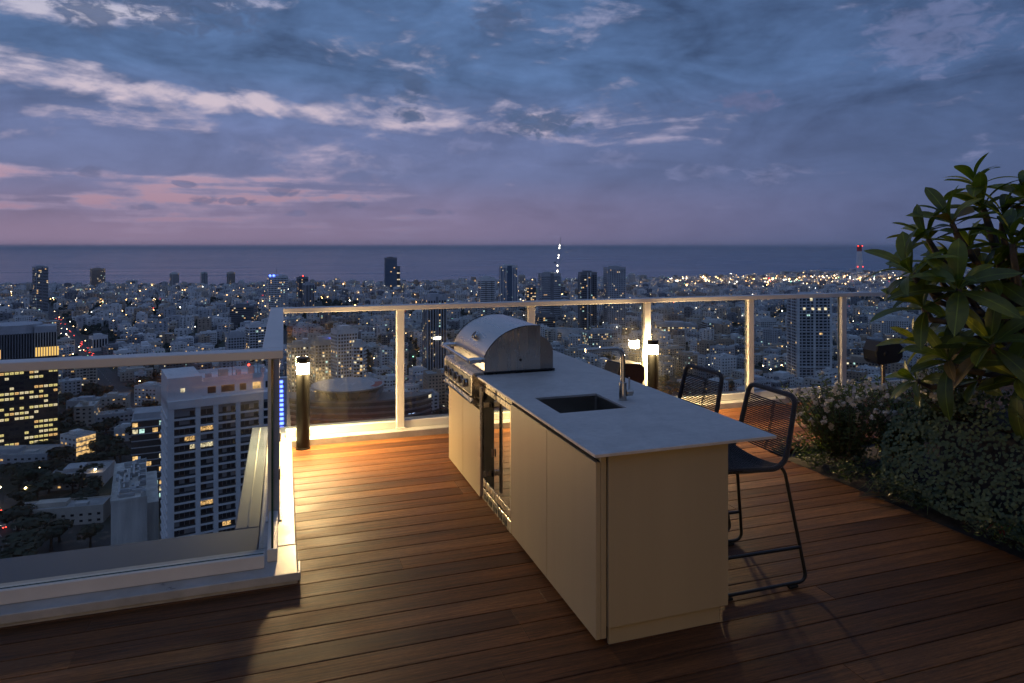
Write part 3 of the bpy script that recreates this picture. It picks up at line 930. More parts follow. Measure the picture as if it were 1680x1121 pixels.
# ---------------------------------------------------------------- bar stools
def make_stool(label, loc, rz):
    t = thing('bar_stool', label, 'stool', loc, rz, 'rope bar stools at the island')
    # local frame: x towards the back of the stool, y across
    def fil(pts, r, n=5):
        """round the corners of a polyline"""
        P = [Vector(p) for p in pts]
        out = [P[0]]
        for i in range(1, len(P) - 1):
            a, b_, c_ = P[i - 1], P[i], P[i + 1]
            d1, d2 = (a - b_), (c_ - b_)
            rr = min(r, d1.length * 0.45, d2.length * 0.45)
            p1, p2 = b_ + d1.normalized() * rr, b_ + d2.normalized() * rr
            for q in range(n + 1):
                s = q / n
                out.append(p1 * (1 - s) ** 2 + b_ * 2 * s * (1 - s) + p2 * s ** 2)
        out.append(P[-1])
        return out
    # two sled sides
    for s in (-1, 1):
        mb = MB()
        pts = [(0.245, s * 0.205, 0.632), (0.262, s * 0.215, 0.60), (0.352, s * 0.278, 0.024), (-0.235, s * 0.278, 0.024), (-0.185, s * 0.215, 0.60), (-0.175, s * 0.205, 0.632)]
        mb.tube(fil(pts, 0.055), 0.0095, 10)
        mb.build('leg_frame', M_frame, t, smooth=40)
        for fx in (0.26, -0.16):
            fm = MB(); fm.bevbox(fx - 0.03, fx + 0.03, s * 0.278 - 0.011, s * 0.278 + 0.011, 0.0, 0.0145, 0.003)
            fm.build('foot_pad', M_rubber, t)
    # footrest loop
    mb = MB()
    pts = [(0.326, -0.262, 0.205), (-0.200, -0.262, 0.212), (-0.222, -0.25, 0.212), (-0.222, 0.25, 0.212), (-0.200, 0.262, 0.212), (0.326, 0.262, 0.205)]
    mb.tube(fil(pts, 0.03), 0.0095, 10)
    mb.build('footrest', M_frame, t, smooth=40)
    # shell frame: seat runs into back; thick rope-wrapped tube
    W = 0.212
    side = [(-0.205, 0.640), (0.205, 0.628), (0.262, 0.664), (0.352, 1.010)]
    mb = MB()
    loop = [(-0.205, -W, 0.640), (0.205, -W, 0.630), (0.268, -W, 0.668), (0.300, -W * 0.985, 0.80), (0.350, -W * 0.93, 1.012),
            (0.350, W * 0.93, 1.012), (0.300, W * 0.985, 0.80), (0.268, W, 0.668), (0.205, W, 0.630), (-0.205, W, 0.640), (-0.205, -W, 0.640)]
    lp = fil(loop, 0.055, 6)
    lp = lp[1:-1]
    lp = [Vector((-0.205, 0.0, 0.640))] + [Vector((-0.205, -W + 0.03, 0.640))] + lp[0:] + [Vector((-0.205, W - 0.03, 0.640)), Vector((-0.205, 0.0, 0.640))]
    # order: front middle, along one side, over the back, down the other side, front middle
    mb.tube(lp, 0.0145, 12, caps=False)
    mb.build('shell_frame', M_rope, t, smooth=60)
    # back cords: each one a rope slightly bowed backwards
    nb = 25
    for q in range(nb):
        f = q / (nb - 1)
        z = 0.685 + f * (0.955 - 0.685)
        x = 0.274 + (z - 0.668) * (0.350 - 0.268) / (1.012 - 0.668)
        ww = W * (1.0 - 0.07 * f) - 0.006
        bow = 0.030 * math.sin(math.pi * (0.25 + 0.5 * f))
        mb = MB()
        mb.tube([(x + bow * (1 - (yy / ww) ** 2), yy, z - 0.012 * (1 - (yy / ww) ** 2)) for yy in [ww * (-1 + 2 * i_ / 8) for i_ in range(9)]], 0.0043, 6, caps=False)
        mb.build('back_cord', M_rope, t, smooth=True)
    # spine weave in the middle of the back
    mb = MB()
    for off in (-0.006, 0.006):
        pts = []
        for q in range(40):
            f = q / 39
            z = 0.68 + f * 0.28
            x = 0.274 + (z - 0.668) * 0.238 + 0.030 * math.sin(math.pi * (0.25 + 0.5 * f))
            pts.append((x + 0.004 * (-1) ** q, off, z - 0.012))
        mb.tube(pts, 0.003, 5, caps=False)
    mb.build('spine_cord', M_rope, t, smooth=True)
    # seat cords, close set, sagging a little
    ns = 38
    for q in range(ns):
        f = q / (ns - 1)
        x = -0.195 + f * 0.43
        z = 0.643 - 0.012 * f + (0.016 * max(0, (f - 0.85) / 0.15))
        mb = MB()
        mb.tube([(x, W * (-1 + 2 * i_ / 6), z - 0.022 * (1 - (-1 + 2 * i_ / 6) ** 2)) for i_ in range(7)], 0.0062, 6, caps=False)
        mb.build('seat_cord', M_rope, t, smooth=True)
    return t
s1 = make_stool('black rope bar stool nearest the camera, back clear of the worktop corner', (2.36, 3.305, 0), 0.0)
s2 = copy_tree(s1)
s2.location = (2.37, 3.985, 0)
s2.rotation_euler = (0, 0, R_(2))
s2['label'] = 'black rope bar stool farther along the island, partly behind the worktop'

# ---------------------------------------------------------------- outdoor speakers on posts
def speaker(loc, rz, label, zc, tilt=0.0):
    t = thing('outdoor_speaker', label, 'speaker', loc, rz, 'outdoor speakers by the back railing')
    b = MB(); b.lathe([(0, 0), (0.075, 0), (0.075, 0.006), (0.030, 0.010), (0.0275, 0.012), (0.0275, zc - 0.12), (0, zc - 0.12)], seg=24)
    b.build('post', M_steel, t, smooth=35)
    # cabinet: tapered box with chamfered back, grille face towards local -x
    prof = [(-0.17, -0.105), (-0.135, -0.145), (0.12, -0.115), (0.17, -0.05), (0.17, 0.075), (0.12, 0.125), (-0.135, 0.145), (-0.185, 0.02)]
    b = MB()
    n = len(prof)
    L = 0.13
    vs = [(x, -L, z) for x, z in prof] + [(x, L, z) for x, z in prof]
    fs = [(i, (i + 1) % n, n + (i + 1) % n, n + i) for i in range(n)] + [tuple(range(n))[::-1], tuple(range(n, 2 * n))]
    b.add([(x, y_, z + zc) for x, y_, z in vs], fs)
    c_ = b.build('cabinet', M_speaker, t)
    bm_ = c_.modifiers.new('bevel', 'BEVEL'); bm_.width = 0.012; bm_.segments = 2; bm_.limit_method = 'ANGLE'
    b = MB(); b.lathe([(0, -0.004), (0.020, -0.004), (0.026, 0.0), (0.026, 0.004), (0, 0.004)], c=(-0.06, -L - 0.002, zc - 0.01), seg=18, axis='y')
    b.build('bracket_knob', M_rubber, t, smooth=35)
    b = MB(); b.bevbox(-0.025, 0.025, -0.03, 0.03, zc - 0.1195, zc - 0.135 + 0.03, 0.003)
    b.build('bracket', M_blacksteel, t)
    return t
speaker((6.98, 6.50, 0), R_(-12), 'black outdoor speaker on a steel post beside the plumeria', 0.56)
speaker((3.42, 6.47, 0), R_(8), 'black outdoor speaker behind the worktop near the lit post', 0.50)
# ================================================================ SEA, LAND AND CITY
def sea_mat():
    m = bpy.data.materials.new('sea_water')
    m.use_nodes = True
    nt = m.node_tree
    b = nt.nodes['Principled BSDF']
    b.inputs['Base Color'].default_value = (0.024, 0.105, 0.200, 1)
    b.inputs['Roughness'].default_value = 0.38
    b.inputs['IOR'].default_value = 1.33
    b.inputs['Specular IOR Level'].default_value = 0.24
    t = nt.nodes.new('ShaderNodeTexCoord')
    ob = X(nt, t.outputs['Object'])
    x, y, z = sep(nt, ob)
    swell = noise_tex(nt, comb(nt, x * 0.0007, y * 0.004, 0.0), 1.0, 6, 0.62, 0.5)
    k = swell.lin(0.3, 0.7, 0.78, 1.25)
    nt.links.new(mixc(nt, 1.0, (0.024, 0.105, 0.200), comb(nt, k, k, k), 'MULTIPLY').s, b.inputs['Base Color'])
    nt.links.new(swell.lin(0.3, 0.7, 0.16, 0.30).s, b.inputs['Roughness'])
    w = noise_tex(nt, comb(nt, x * 0.03, y * 0.09, 0.0), 1.0, 4, 0.6)
    bp = nt.nodes.new('ShaderNodeBump')
    bp.inputs['Strength'].default_value = 0.25
    bp.inputs['Distance'].default_value = 1.0
    nt.links.new(w.s, bp.inputs['Height'])
    nt.links.new(bp.outputs[0], b.inputs['Normal'])
    return m
SEA_Z = G - 3.0
mb = MB()
S = 260000.0
mb.quad((-S, -2000, 0), (S, -2000, 0), (S, S, 0), (-S, S, 0))
sea = tag(mb.build('sea', sea_mat(), loc=(0, 0, SEA_Z)), kind='structure')


def ground_mat():
    m = bpy.data.materials.new('city_ground')
    m.use_nodes = True
    nt = m.node_tree
    b = nt.nodes['Principled BSDF']
    b.inputs['Roughness'].default_value = 0.9
    t = nt.nodes.new('ShaderNodeTexCoord')
    ob = X(nt, t.outputs['Object'])
    a = noise_tex(nt, ob, 0.012, 6, 0.6, 0.5)
    c = noise_tex(nt, ob, 0.09, 5, 0.65)
    col = mixc(nt, a.ss(0.42, 0.60), (0.060, 0.060, 0.062), (0.036, 0.046, 0.026))
    col = mixc(nt, c.ss(0.52, 0.66) * 0.75, col, (0.16, 0.135, 0.11))
    nt.links.new(col.s, b.inputs['Base Color'])
    return m
coast = [(2440, -9000), (2440, -1900), (2450, -1200), (2600, -640), (2680, -80), (2930, 640), (3090, 1130), (3150, 1260), (3420, 1330), (3560, 1500),
         (3600, 1900), (3500, 2150), (3700, 2600), (4600, 4200), (7000, 8000), (9000, 12000)]
mb = MB()
pts = [along(u, t) for t, u in coast]
base = [along(12000, -400), along(-9000, -400)]
mb.add([(p[0], p[1], 0) for p in pts + base], [tuple(range(len(pts) + 2))[::-1]])
# a beach strip, slightly lower, slopes into the water
gnd = tag(mb.build('city_ground', ground_mat(), loc=(0, 0, G)), kind='structure')
mb = MB()
n = len(pts)
lo = [along(u, t + 45) for t, u in coast]
mb.add([(p[0], p[1], -0.02) for p in pts] + [(p[0], p[1], -3.4) for p in lo], [(i + 1, i, n + i, n + i + 1) for i in range(n - 1)])
tag(mb.build('beach', mat('beach_sand', (0.30, 0.26, 0.20), 0.9, noise_amt=0.1, noise_scale=0.05), loc=(0, 0, G)), kind='structure')
def coast_t(u):
    for (t0, u0), (t1, u1) in zip(coast[:-1], coast[1:]):
        if u0 <= u <= u1 and u1 > u0:
            return t0 + (t1 - t0) * (u - u0) / (u1 - u0)
    return 2440

# ---- city materials
C_walls = [mat('wall_white', (0.76, 0.76, 0.75), 0.85, noise_amt=0.16, noise_scale=0.12),
           mat('wall_grey', (0.49, 0.50, 0.52), 0.85, noise_amt=0.16, noise_scale=0.12),
           mat('wall_beige', (0.58, 0.525, 0.455), 0.85, noise_amt=0.16, noise_scale=0.12),
           mat('wall_ochre', (0.46, 0.36, 0.27), 0.85, noise_amt=0.16, noise_scale=0.12),
           mat('wall_darkgrey', (0.22, 0.225, 0.24), 0.85, noise_amt=0.16, noise_scale=0.12)]
TONES = ['white', 'grey', 'beige', 'ochre', 'dark grey']
C_roof = mat('roof_felt', (0.40, 0.395, 0.39), 0.9, noise_amt=0.22, noise_scale=0.3)
C_tank = mat('roof_tank', (0.55, 0.55, 0.54), 0.6)
C_win = mat('city_window', (0.022, 0.025, 0.032), 0.16, spec=0.6)
C_glassb = mat('blue_curtain_wall', (0.085, 0.135, 0.20), 0.12, spec=0.8)
C_lit1 = mat('lit_window_warm', (0.1, 0.08, 0.05), 0.4, emit=(1.0, 0.58, 0.22), estr=1.25, sample_light=False)
C_lit2 = mat('lit_window_pale', (0.1, 0.09, 0.07), 0.4, emit=(1.0, 0.82, 0.52), estr=1.15, sample_light=False)
C_lit3 = mat('lit_window_cool', (0.08, 0.1, 0.09), 0.4, emit=(0.62, 0.95, 0.85), estr=0.9, sample_light=False)
def vary_light(m, scale, lo, hi):
    nt = m.node_tree; b = nt.nodes['Principled BSDF']
    t = nt.nodes.new('ShaderNodeTexCoord')
    n_ = noise_tex(nt, X(nt, t.outputs['Object']), scale, 2, 0.6)
    nt.links.new(n_.lin(0.32, 0.68, lo, hi).s, b.inputs['Emission Strength'])
for m_ in (C_lit1, C_lit2, C_lit3): vary_light(m_, 0.45, 0.12, 1.7)
N_lit = []
for nm, col_, st_ in (('warm', (1.0, 0.56, 0.20), 1), ('pale', (1.0, 0.80, 0.48), 1), ('cool', (0.60, 0.92, 0.80), 1), ('office', (0.95, 0.74, 0.27), 1)):
    m_ = mat('room_light_' + nm, (0.1, 0.09, 0.07), 0.4, emit=col_, estr=1.0, sample_light=False)
    vary_light(m_, 1.9, 0.02, 1.5)
    N_lit.append(m_)
CITY = C_walls + [C_roof, C_tank, C_win, C_lit1, C_lit2, C_lit3]
I_ROOF, I_TANK, I_WIN, I_L1, I_L2, I_L3 = 5, 6, 7, 8, 9, 10
L_warm = mat('lamp_warm', (0.1, 0.1, 0.1), 0.5, emit=(1.0, 0.60, 0.24), estr=13.0, sample_light=False)
L_white = mat('lamp_white', (0.1, 0.1, 0.1), 0.5, emit=(1.0, 0.93, 0.78), estr=12.0, sample_light=False)
L_green = mat('lamp_green', (0.1, 0.1, 0.1), 0.5, emit=(0.30, 1.0, 0.62), estr=5.0, sample_light=False)
L_red = mat('lamp_red', (0.1, 0.1, 0.1), 0.5, emit=(1.0, 0.05, 0.03), estr=7.0, sample_light=False)
L_blue = mat('lamp_blue', (0.1, 0.1, 0.1), 0.5, emit=(0.08, 0.14, 1.0), estr=7.0, sample_light=False)
M_street = mat('street_lamp_head', (0.8, 0.7, 0.5), 0.5, emit=(1.0, 0.66, 0.32), estr=60.0)
M_pole = mat('lamp_pole', (0.10, 0.10, 0.10), 0.5, metal=0.6)
M_trunk = mat('tree_bark', (0.055, 0.042, 0.032), 0.9)
M_crown = mat('city_tree_leaves', (0.030, 0.042, 0.022), 0.75, noise_amt=0.4, noise_scale=0.6, rnd=0.25)
rng = random.Random(5)


def lit_index(r):
    return I_L1 if r < 0.50 else (I_L2 if r < 0.88 else I_L3)


def faces_of(w, d):
    """four facades of a w x d block: centre, direction along, outward normal, width"""
    return [((0, -d / 2), (1, 0), (0, -1), w), ((w / 2, 0), (0, 1), (1, 0), d), ((0, d / 2), (-1, 0), (0, 1), w), ((-w / 2, 0), (0, -1), (-1, 0), d)]


class Xf:
    """local plan to world plan"""
    def __init__(self, x, y, a):
        self.x, self.y, self.c, self.s, self.a = x, y, math.cos(a), math.sin(a), a
    def p(self, x, y, z):
        return (self.x + x * self.c - y * self.s, self.y + x * self.s + y * self.c, z)
    def sees_camera(self, c, n):
        wx, wy, _ = self.p(c[0], c[1], 0)
        nx, ny = n[0] * self.c - n[1] * self.s, n[0] * self.s + n[1] * self.c
        return (wx * nx + wy * ny) < 0.0
ID = Xf(0, 0, 0)


def facade(mb, xf, c, u, n, s0, s1, z0, z1, off, mi):
    """one flat piece on a facade, off metres proud of it"""
    x, y = c[0] + n[0] * off, c[1] + n[1] * off
    a = xf.p(x + u[0] * s0, y + u[1] * s0, z0)
    b = xf.p(x + u[0] * s1, y + u[1] * s1, z0)
    mb.quad(a, b, (b[0], b[1], z1), (a[0], a[1], z1), mi)


def shell(mb, xf, w, d, z0, z1, wall, roof=I_ROOF, par=0.9):
    P = [xf.p(x, y, 0) for x, y in ((-w / 2, -d / 2), (w / 2, -d / 2), (w / 2, d / 2), (-w / 2, d / 2))]
    vs = [(p[0], p[1], z0) for p in P] + [(p[0], p[1], z1 + par) for p in P]
    mb.add(vs, [(0, 1, 5, 4), (1, 2, 6, 5), (2, 3, 7, 6), (3, 0, 4, 7)], wall)
    i_ = 0.25
    Q = [xf.p(x, y, 0) for x, y in ((-w / 2 + i_, -d / 2 + i_), (w / 2 - i_, -d / 2 + i_), (w / 2 - i_, d / 2 - i_), (-w / 2 + i_, d / 2 - i_))]
    # parapet: coping, inner face, then the roof itself
    vs = [(p[0], p[1], z1 + par) for p in P] + [(p[0], p[1], z1 + par) for p in Q] + [(p[0], p[1], z1) for p in Q]
    mb.add(vs, [(k_, (k_ + 1) % 4, 4 + (k_ + 1) % 4, 4 + k_) for k_ in range(4)] + [(4 + k_, 4 + (k_ + 1) % 4, 8 + (k_ + 1) % 4, 8 + k_) for k_ in range(4)], wall)
    mb.add([(p[0], p[1], z1) for p in Q], [(0, 1, 2, 3)], roof)


def sbox(mb, xf, x0, x1, y0, y1, z0, z1, mi):
    P = [xf.p(x, y, 0) for x, y in ((x0, y0), (x1, y0), (x1, y1), (x0, y1))]
    vs = [(p[0], p[1], z0) for p in P] + [(p[0], p[1], z1) for p in P]
    mb.add(vs, [(4, 5, 6, 7), (0, 1, 5, 4), (1, 2, 6, 5), (2, 3, 7, 6), (3, 0, 4, 7)], mi)


def low_block(bd, mbw, mbn, mbr, xf, z0, near):
    """walls to mbw, windows to mbn, roof fittings to mbr (they may be one builder)"""
    r = random.Random(bd['seed'])
    w, d, st = bd['w'], bd['d'], bd['st']
    h = st * 3.1 + 0.6
    wall = bd['tone']
    shell(mbw, xf, w, d, z0, z0 + h, wall, par=r.choice((0.4, 0.8, 1.1)), roof=I_TANK if r.random() < 0.45 else I_ROOF)
    zt = z0 + h
    if bd['setback']:
        sx = r.uniform(0.45, 0.7) * w
        sbox(mbw, xf, -sx / 2 + r.uniform(-2, 2), sx / 2, -d * 0.3, d * 0.32, zt, zt + 3.0, wall)
    nl = 0
    for c, u, n, wid in faces_of(w, d):
        if not xf.sees_camera(c, n): continue
        if near:
            step = r.uniform(2.6, 3.6)
            ncol = max(2, int((wid - 1.5) / step))
            bal = r.random() < 0.55
            bcols = set(r.sample(range(ncol), max(1, ncol // 3))) if bal else set()
            for f_ in range(st):
                zb = z0 + 0.9 + f_ * 3.1
                for k_ in range(ncol):
                    s = -wid / 2 + 0.9 + (k_ + 0.5) * (wid - 1.8) / ncol
                    lit = r.random() < bd['lit']
                    mi = lit_index(r.random()) if lit else I_WIN
                    nl += lit
                    if k_ in bcols:
                        facade(mbn, xf, c, u, n, s - 1.25, s + 1.25, zb - 0.4, zb + 1.75, 0.04, mi)
                        # balcony slab and front
                        cx_, cy_ = c[0] + n[0] * 0.55 + u[0] * s, c[1] + n[1] * 0.55 + u[1] * s
                        ex, ey = abs(u[0]) * 1.4 + abs(n[0]) * 0.55, abs(u[1]) * 1.4 + abs(n[1]) * 0.55
                        sbox(mbw, xf, cx_ - ex, cx_ + ex, cy_ - ey, cy_ + ey, zb - 0.75, zb + 0.25, wall)
                    else:
                        ww = r.choice((0.55, 0.7, 0.9))
                        facade(mbn, xf, c, u, n, s - ww, s + ww, zb, zb + 1.35, 0.04, mi)
        else:
            ncol = max(1, int(wid / 5.5))
            for f_ in range(st):
                zb = z0 + 0.9 + f_ * 3.1
                for k_ in range(ncol):
                    if r.random() < 0.25: continue
                    s = -wid / 2 + (k_ + 0.5) * wid / ncol + r.uniform(-0.5, 0.5)
                    lit = r.random() < bd['lit'] * 0.8
                    ww = r.uniform(0.8, 1.7)
                    facade(mbn, xf, c, u, n, s - ww, s + ww, zb, zb + 1.5, 0.06, lit_index(r.random()) if lit else I_WIN)
    # roof
    for q in range(bd['huts']):
        hx, hy = r.uniform(-w * 0.28, w * 0.28), r.uniform(-d * 0.25, d * 0.25)
        sbox(mbr, xf, hx - 1.9, hx + 1.9, hy - 1.6, hy + 1.6, zt, zt + 2.7, wall)
    for q in range(bd['tanks']):
        hx, hy = r.uniform(-w * 0.40, w * 0.40), r.uniform(-d * 0.40, d * 0.40)
        s = r.uniform(0.5, 0.9)
        sbox(mbr, xf, hx - s, hx + s, hy - s * 0.6, hy + s * 0.6, zt, zt + r.uniform(0.9, 1.7), I_TANK)
    for q in range(bd['panels']):
        hx, hy = r.uniform(-w * 0.38, w * 0.30), r.uniform(-d * 0.35, d * 0.35)
        a = xf.p(hx, hy, zt + 0.3); b_ = xf.p(hx + 2.2, hy, zt + 0.3); c2 = xf.p(hx + 2.2, hy + 1.1, zt + 1.2); d2 = xf.p(hx, hy + 1.1, zt + 1.2)
        mbr.quad(a, b_, c2, d2, I_WIN)
    return nl


# ---------------------------------------------------------------- landmark towers
LAND = []      # (name for labels, picture x, depth)
HERO_FOOT = []
def px_u(px, t): return (px - 840) / 1120 * t
def z_at(py, t): return EYE - (py - 404.5) * t / 1120

def tower(name, label, cat, x0, x1, ytop, t, dep=None, yaw=0.0, style='grid', wall=0, lit=0.10, floor=3.3, col=3.4, short=None, wz=None, group=None, plant=True, winw=0.62, mast=0, trim=None, zbase=None, glass=False):
    W = (x1 - x0) * t / 1120
    a_ = R_(yaw)
    # plan size so that the turned block spans W in the view
    if dep is None: dep = 0.8
    w = W / (math.cos(a_) + dep * abs(math.sin(a_)))
    d = w * dep
    u = px_u((x0 + x1) / 2, t)
    x, y = along(u, t + (abs(math.sin(a_)) * w + math.cos(a_) * d) / 2)
    zt = z_at(ytop, t)
    z0 = G if zbase is None else zbase
    h = zt - z0
    view = -YAW + math.atan2(-u, t)
    root = thing(name, label, cat, (x, y, z0), view + a_, group)
    HERO_FOOT.append((x, y, max(w, d) * 0.62 + 8))
    if short: LAND.append((short, (x0 + x1) / 2, t))
    xf = ID
    body, win, roof = MB(), MB(), MB()
    r = random.Random(hash(label) % 1000 if False else sum(map(ord, label)))
    par = 1.6
    nfl = max(3, int((h - 6) / floor))
    shell(body, xf, w, d, 0, h - par, wall, par=par)
    wxf = Xf(x, y, view + a_)
    for c, uu, n, wid in faces_of(w, d):
        if not wxf.sees_camera(c, n): continue
        ncol = max(2, int(round((wid - 1.2) / col)))
        cw = (wid - 1.2) / ncol
        if style == 'fins':
            # tall dark strips between wall-coloured piers
            for k_ in range(ncol):
                s = -wid / 2 + 0.6 + (k_ + 0.5) * cw
                facade(win, xf, c, uu, n, s - cw * winw / 2, s + cw * winw / 2, 5, h - par - 3, 0.05, I_WIN)
                for f_ in range(nfl):
                    if r.random() < lit:
                        zb = 5.5 + f_ * floor
                        facade(win, xf, c, uu, n, s - cw * winw / 2 + 0.1, s + cw * winw / 2 - 0.1, zb, zb + floor * 0.5, 0.11, lit_index(r.random()))
        for f_ in range(nfl):
            zb = 4.6 + f_ * floor
            if zb + floor > h - par: break
            if style == 'bands':
                facade(win, xf, c, uu, n, -wid / 2 + 0.5, wid / 2 - 0.5, zb, zb + floor * winw, 0.05, I_WIN)
                for k_ in range(ncol):
                    if r.random() < lit:
                        s = -wid / 2 + 0.6 + (k_ + 0.5) * cw
                        facade(win, xf, c, uu, n, s - cw * 0.42, s + cw * 0.42, zb + 0.1, zb + floor * winw - 0.1, 0.11, lit_index(r.random()))
            elif style == 'grid':
                for k_ in range(ncol):
                    s = -wid / 2 + 0.6 + (k_ + 0.5) * cw
                    facade(win, xf, c, uu, n, s - cw * winw / 2, s + cw * winw / 2, zb, zb + floor * 0.58, 0.05, lit_index(r.random()) if r.random() < lit else I_WIN)
            elif style == 'balcony':
                for k_ in range(ncol):
                    s = -wid / 2 + 0.6 + (k_ + 0.5) * cw
                    facade(win, xf, c, uu, n, s - cw * 0.40, s + cw * 0.40, zb - 0.2, zb + floor * 0.66, 0.05, lit_index(r.random()) if r.random() < lit else I_WIN)
                    if k_ % 3 != 2:
                        px_, py_ = c[0] + n[0] * 0.7 + uu[0] * s, c[1] + n[1] * 0.7 + uu[1] * s
                        ex, ey = abs(uu[0]) * cw * 0.47 + abs(n[0]) * 0.7, abs(uu[1]) * cw * 0.47 + abs(n[1]) * 0.7
                        sbox(body, xf, px_ - ex, px_ + ex, py_ - ey, py_ + ey, zb - 0.55, zb + 0.55, wall)
        if trim is not None:
            # a contrasting full-height stripe
            for f0, f1, m_ in trim:
                facade(win, xf, c, uu, n, -wid / 2 + f0 * wid, -wid / 2 + f1 * wid, 2, h - 0.3, 0.16, m_)
    body.build('body', CITY, root)
    tag(win.build('windows', CITY[:I_WIN] + [C_glassb] + CITY[I_WIN + 1:] if glass else CITY, root), kind='stuff')
    if plant:
        sbox(roof, xf, -w * 0.28, w * 0.2, -d * 0.25, d * 0.25, h - par, h + 2.6, wall)
        sbox(roof, xf, w * 0.24, w * 0.38, -d * 0.15, d * 0.2, h - par, h + 1.0, I_TANK)
        roof.build('roof_plant', CITY, root)
    if mast:
        m_ = MB(); m_.tube([(-w * 0.05, 0, h - par), (-w * 0.05, 0, h + mast)], 0.35, 6)
        m_.build('mast', M_pole, root)
    return root, w, d, h

def beacon(root, x, y, z, m_, s=0.9):
    b = MB(); b.lathe([(0, -s), (s * 0.7, -s * 0.5), (s, 0), (s * 0.7, s * 0.5), (0, s)], c=(x, y, z), seg=6)
    return b.build('beacon', m_, root)

# far row along the shore and mid-city towers, left to right
r_, w_, d_, h_ = tower('residential_tower', 'slim dark banded tower at the far left above the roofs', 'tower', 48, 70, 438, 1500, 0.9, 20, 'bands', 1, 0.07, short='slim banded tower', trim=[(0.44, 0.56, 4)])
tower('hotel_tower', 'brown hotel block with rooftop mast standing against the sea', 'tower', 145, 167, 441, 2330, 0.5, 12, 'grid', 3, 0.06, short='brown hotel', mast=14)
tower('apartment_tower', 'pale ribbed tower near the shore right of the brown hotel', 'tower', 276, 290, 448, 2250, 0.8, 25, 'fins', 0, 0.03, short='ribbed shore tower')
tower('apartment_tower', 'thin white tower with dark centre near the shore', 'tower', 327, 338, 447, 2380, 0.9, 10, 'fins', 0, 0.02, short='thin white tower', trim=[(0.40, 0.62, 4)])
tower('apartment_tower', 'pale narrow tower by the shore right of the thin white one', 'tower', 370, 383, 447, 2350, 0.7, 25, 'fins', 2, 0.02, short='narrow shore tower')
tower('apartment_block', 'stocky beige block with rows of windows below the shore towers', 'building', 187, 201, 468, 2000, 0.8, 15, 'grid', 2, 0.14, short='stocky beige block')
tower('apartment_block', 'floodlit yellowish block beneath the brown hotel', 'building', 120, 140, 472, 1950, 0.6, 15, 'grid', 2, 0.40, short='floodlit block')
r_, w_, d_, h_ = tower('office_tower', 'white gridded office tower with two blue lights on its roof', 'tower', 435, 468, 453, 1320, 0.6, 8, 'grid', 0, 0.10, floor=3.8, col=2.6, short='blue-lit grid tower', winw=0.66, mast=14)
beacon(r_, -w_ * 0.42, -d_ * 0.5, h_ + 0.8, L_blue, 2.4); beacon(r_, -w_ * 0.24, -d_ * 0.5, h_ + 0.8, L_blue, 2.4)
r_, w_, d_, h_ = tower('apartment_tower', 'dark tower with a red lit roof between grid tower and glass tower', 'tower', 484, 503, 455, 1700, 0.8, 15, 'bands', 4, 0.06, short='red-lit tower')
beacon(r_, 0, -d_ * 0.3, h_ + 3.0, L_red, 1.7)
tower('apartment_tower', 'greyish tower just in front of the red lit one', 'tower', 494, 513, 465, 1560, 0.8, 20, 'fins', 1, 0.05, short='greyish tower')
r_, w_, d_, h_ = tower('glass_tower', 'tall blue glass slab tower standing above the horizon of roofs', 'tower', 629, 650, 423, 2100, 0.5, 10, 'bands', 4, 0.03, floor=4.0, col=5, short='blue glass tower', winw=0.80, glass=True)
sb = MB(); sbox(sb, ID, w_ * 0.5 + 0.05, w_ * 0.5 + 10, -d_ * 0.45, d_ * 0.45, 0, h_ - 26, 4)
for f_ in range(18): facade(sb, ID, (w_ * 0.5 + 5, -d_ * 0.45), (1, 0), (0, -1), -4.5, 4.5, 4 + f_ * 4.0, 7.2 + f_ * 4.0, 0.06, I_WIN if f_ % 5 else I_L2)
sb.build('lower_wing', CITY, r_)
r_, w_, d_, h_ = tower('apartment_tower', 'dark striped tower seen through glass between first post and grill', 'tower', 690, 731, 487, 770, 0.85, 18, 'fins', 1, 0.09, floor=3.2, col=3.2, short='striped tower', winw=0.58, trim=[(0.44, 0.56, 4)])
sg = MB(); sg.box(-4, 4, -d_ / 2 - 0.6, -d_ / 2 - 0.2, h_ * 0.47, h_ * 0.47 + 2.4)
sg.build('sign', L_white, r_)
tower('apartment_tower', 'white balconied tower behind the grill hood', 'tower', 783, 812, 456, 1150, 0.8, 15, 'balcony', 0, 0.07, short='balconied tower', mast=6)
tower('apartment_tower', 'white tower with a broad dark blue centre strip', 'tower', 818, 849, 436, 1500, 0.7, 8, 'fins', 0, 0.06, short='blue-striped tower', trim=[(0.40, 0.68, I_WIN)], glass=True)
r_, w_, d_, h_ = tower('office_block', 'dark block with orange lit top floors left of the crane tower', 'building', 862, 880, 470, 1400, 0.9, 10, 'bands', 4, 0.30, short='orange-topped block')
r_, w_, d_, h_ = tower('unfinished_tower', 'concrete tower under construction beneath the lit crane', 'tower', 883, 921, 449, 1250, 0.8, 14, 'bands', 1, 0.015, floor=3.6, short='unfinished tower', winw=0.34, trim=[(0.46, 0.64, 4)])
for k_ in range(9):
    b = MB(); b.tube([(-w_ * 0.4 + k_ * w_ * 0.1, -d_ * 0.4, h_ - 1), (-w_ * 0.4 + k_ * w_ * 0.1, -d_ * 0.4, h_ + 2.5 + (k_ * 7 % 4))], 0.3, 5)
    b.build('starter_bar', M_pole, r_)
tower('apartment_tower', 'dark tower with white vertical stripes right of the crane', 'tower', 950, 981, 447, 1150, 0.85, 16, 'balcony', 4, 0.08, short='white-striped dark tower', trim=[(0.36, 0.42, 0), (0.56, 0.62, 0)])
tower('apartment_tower', 'broad plain grey tower with small windows beside the striped dark one', 'tower', 992, 1029, 439, 1150, 0.7, 20, 'grid', 1, 0.05, col=3.0, short='plain grey tower', winw=0.40)
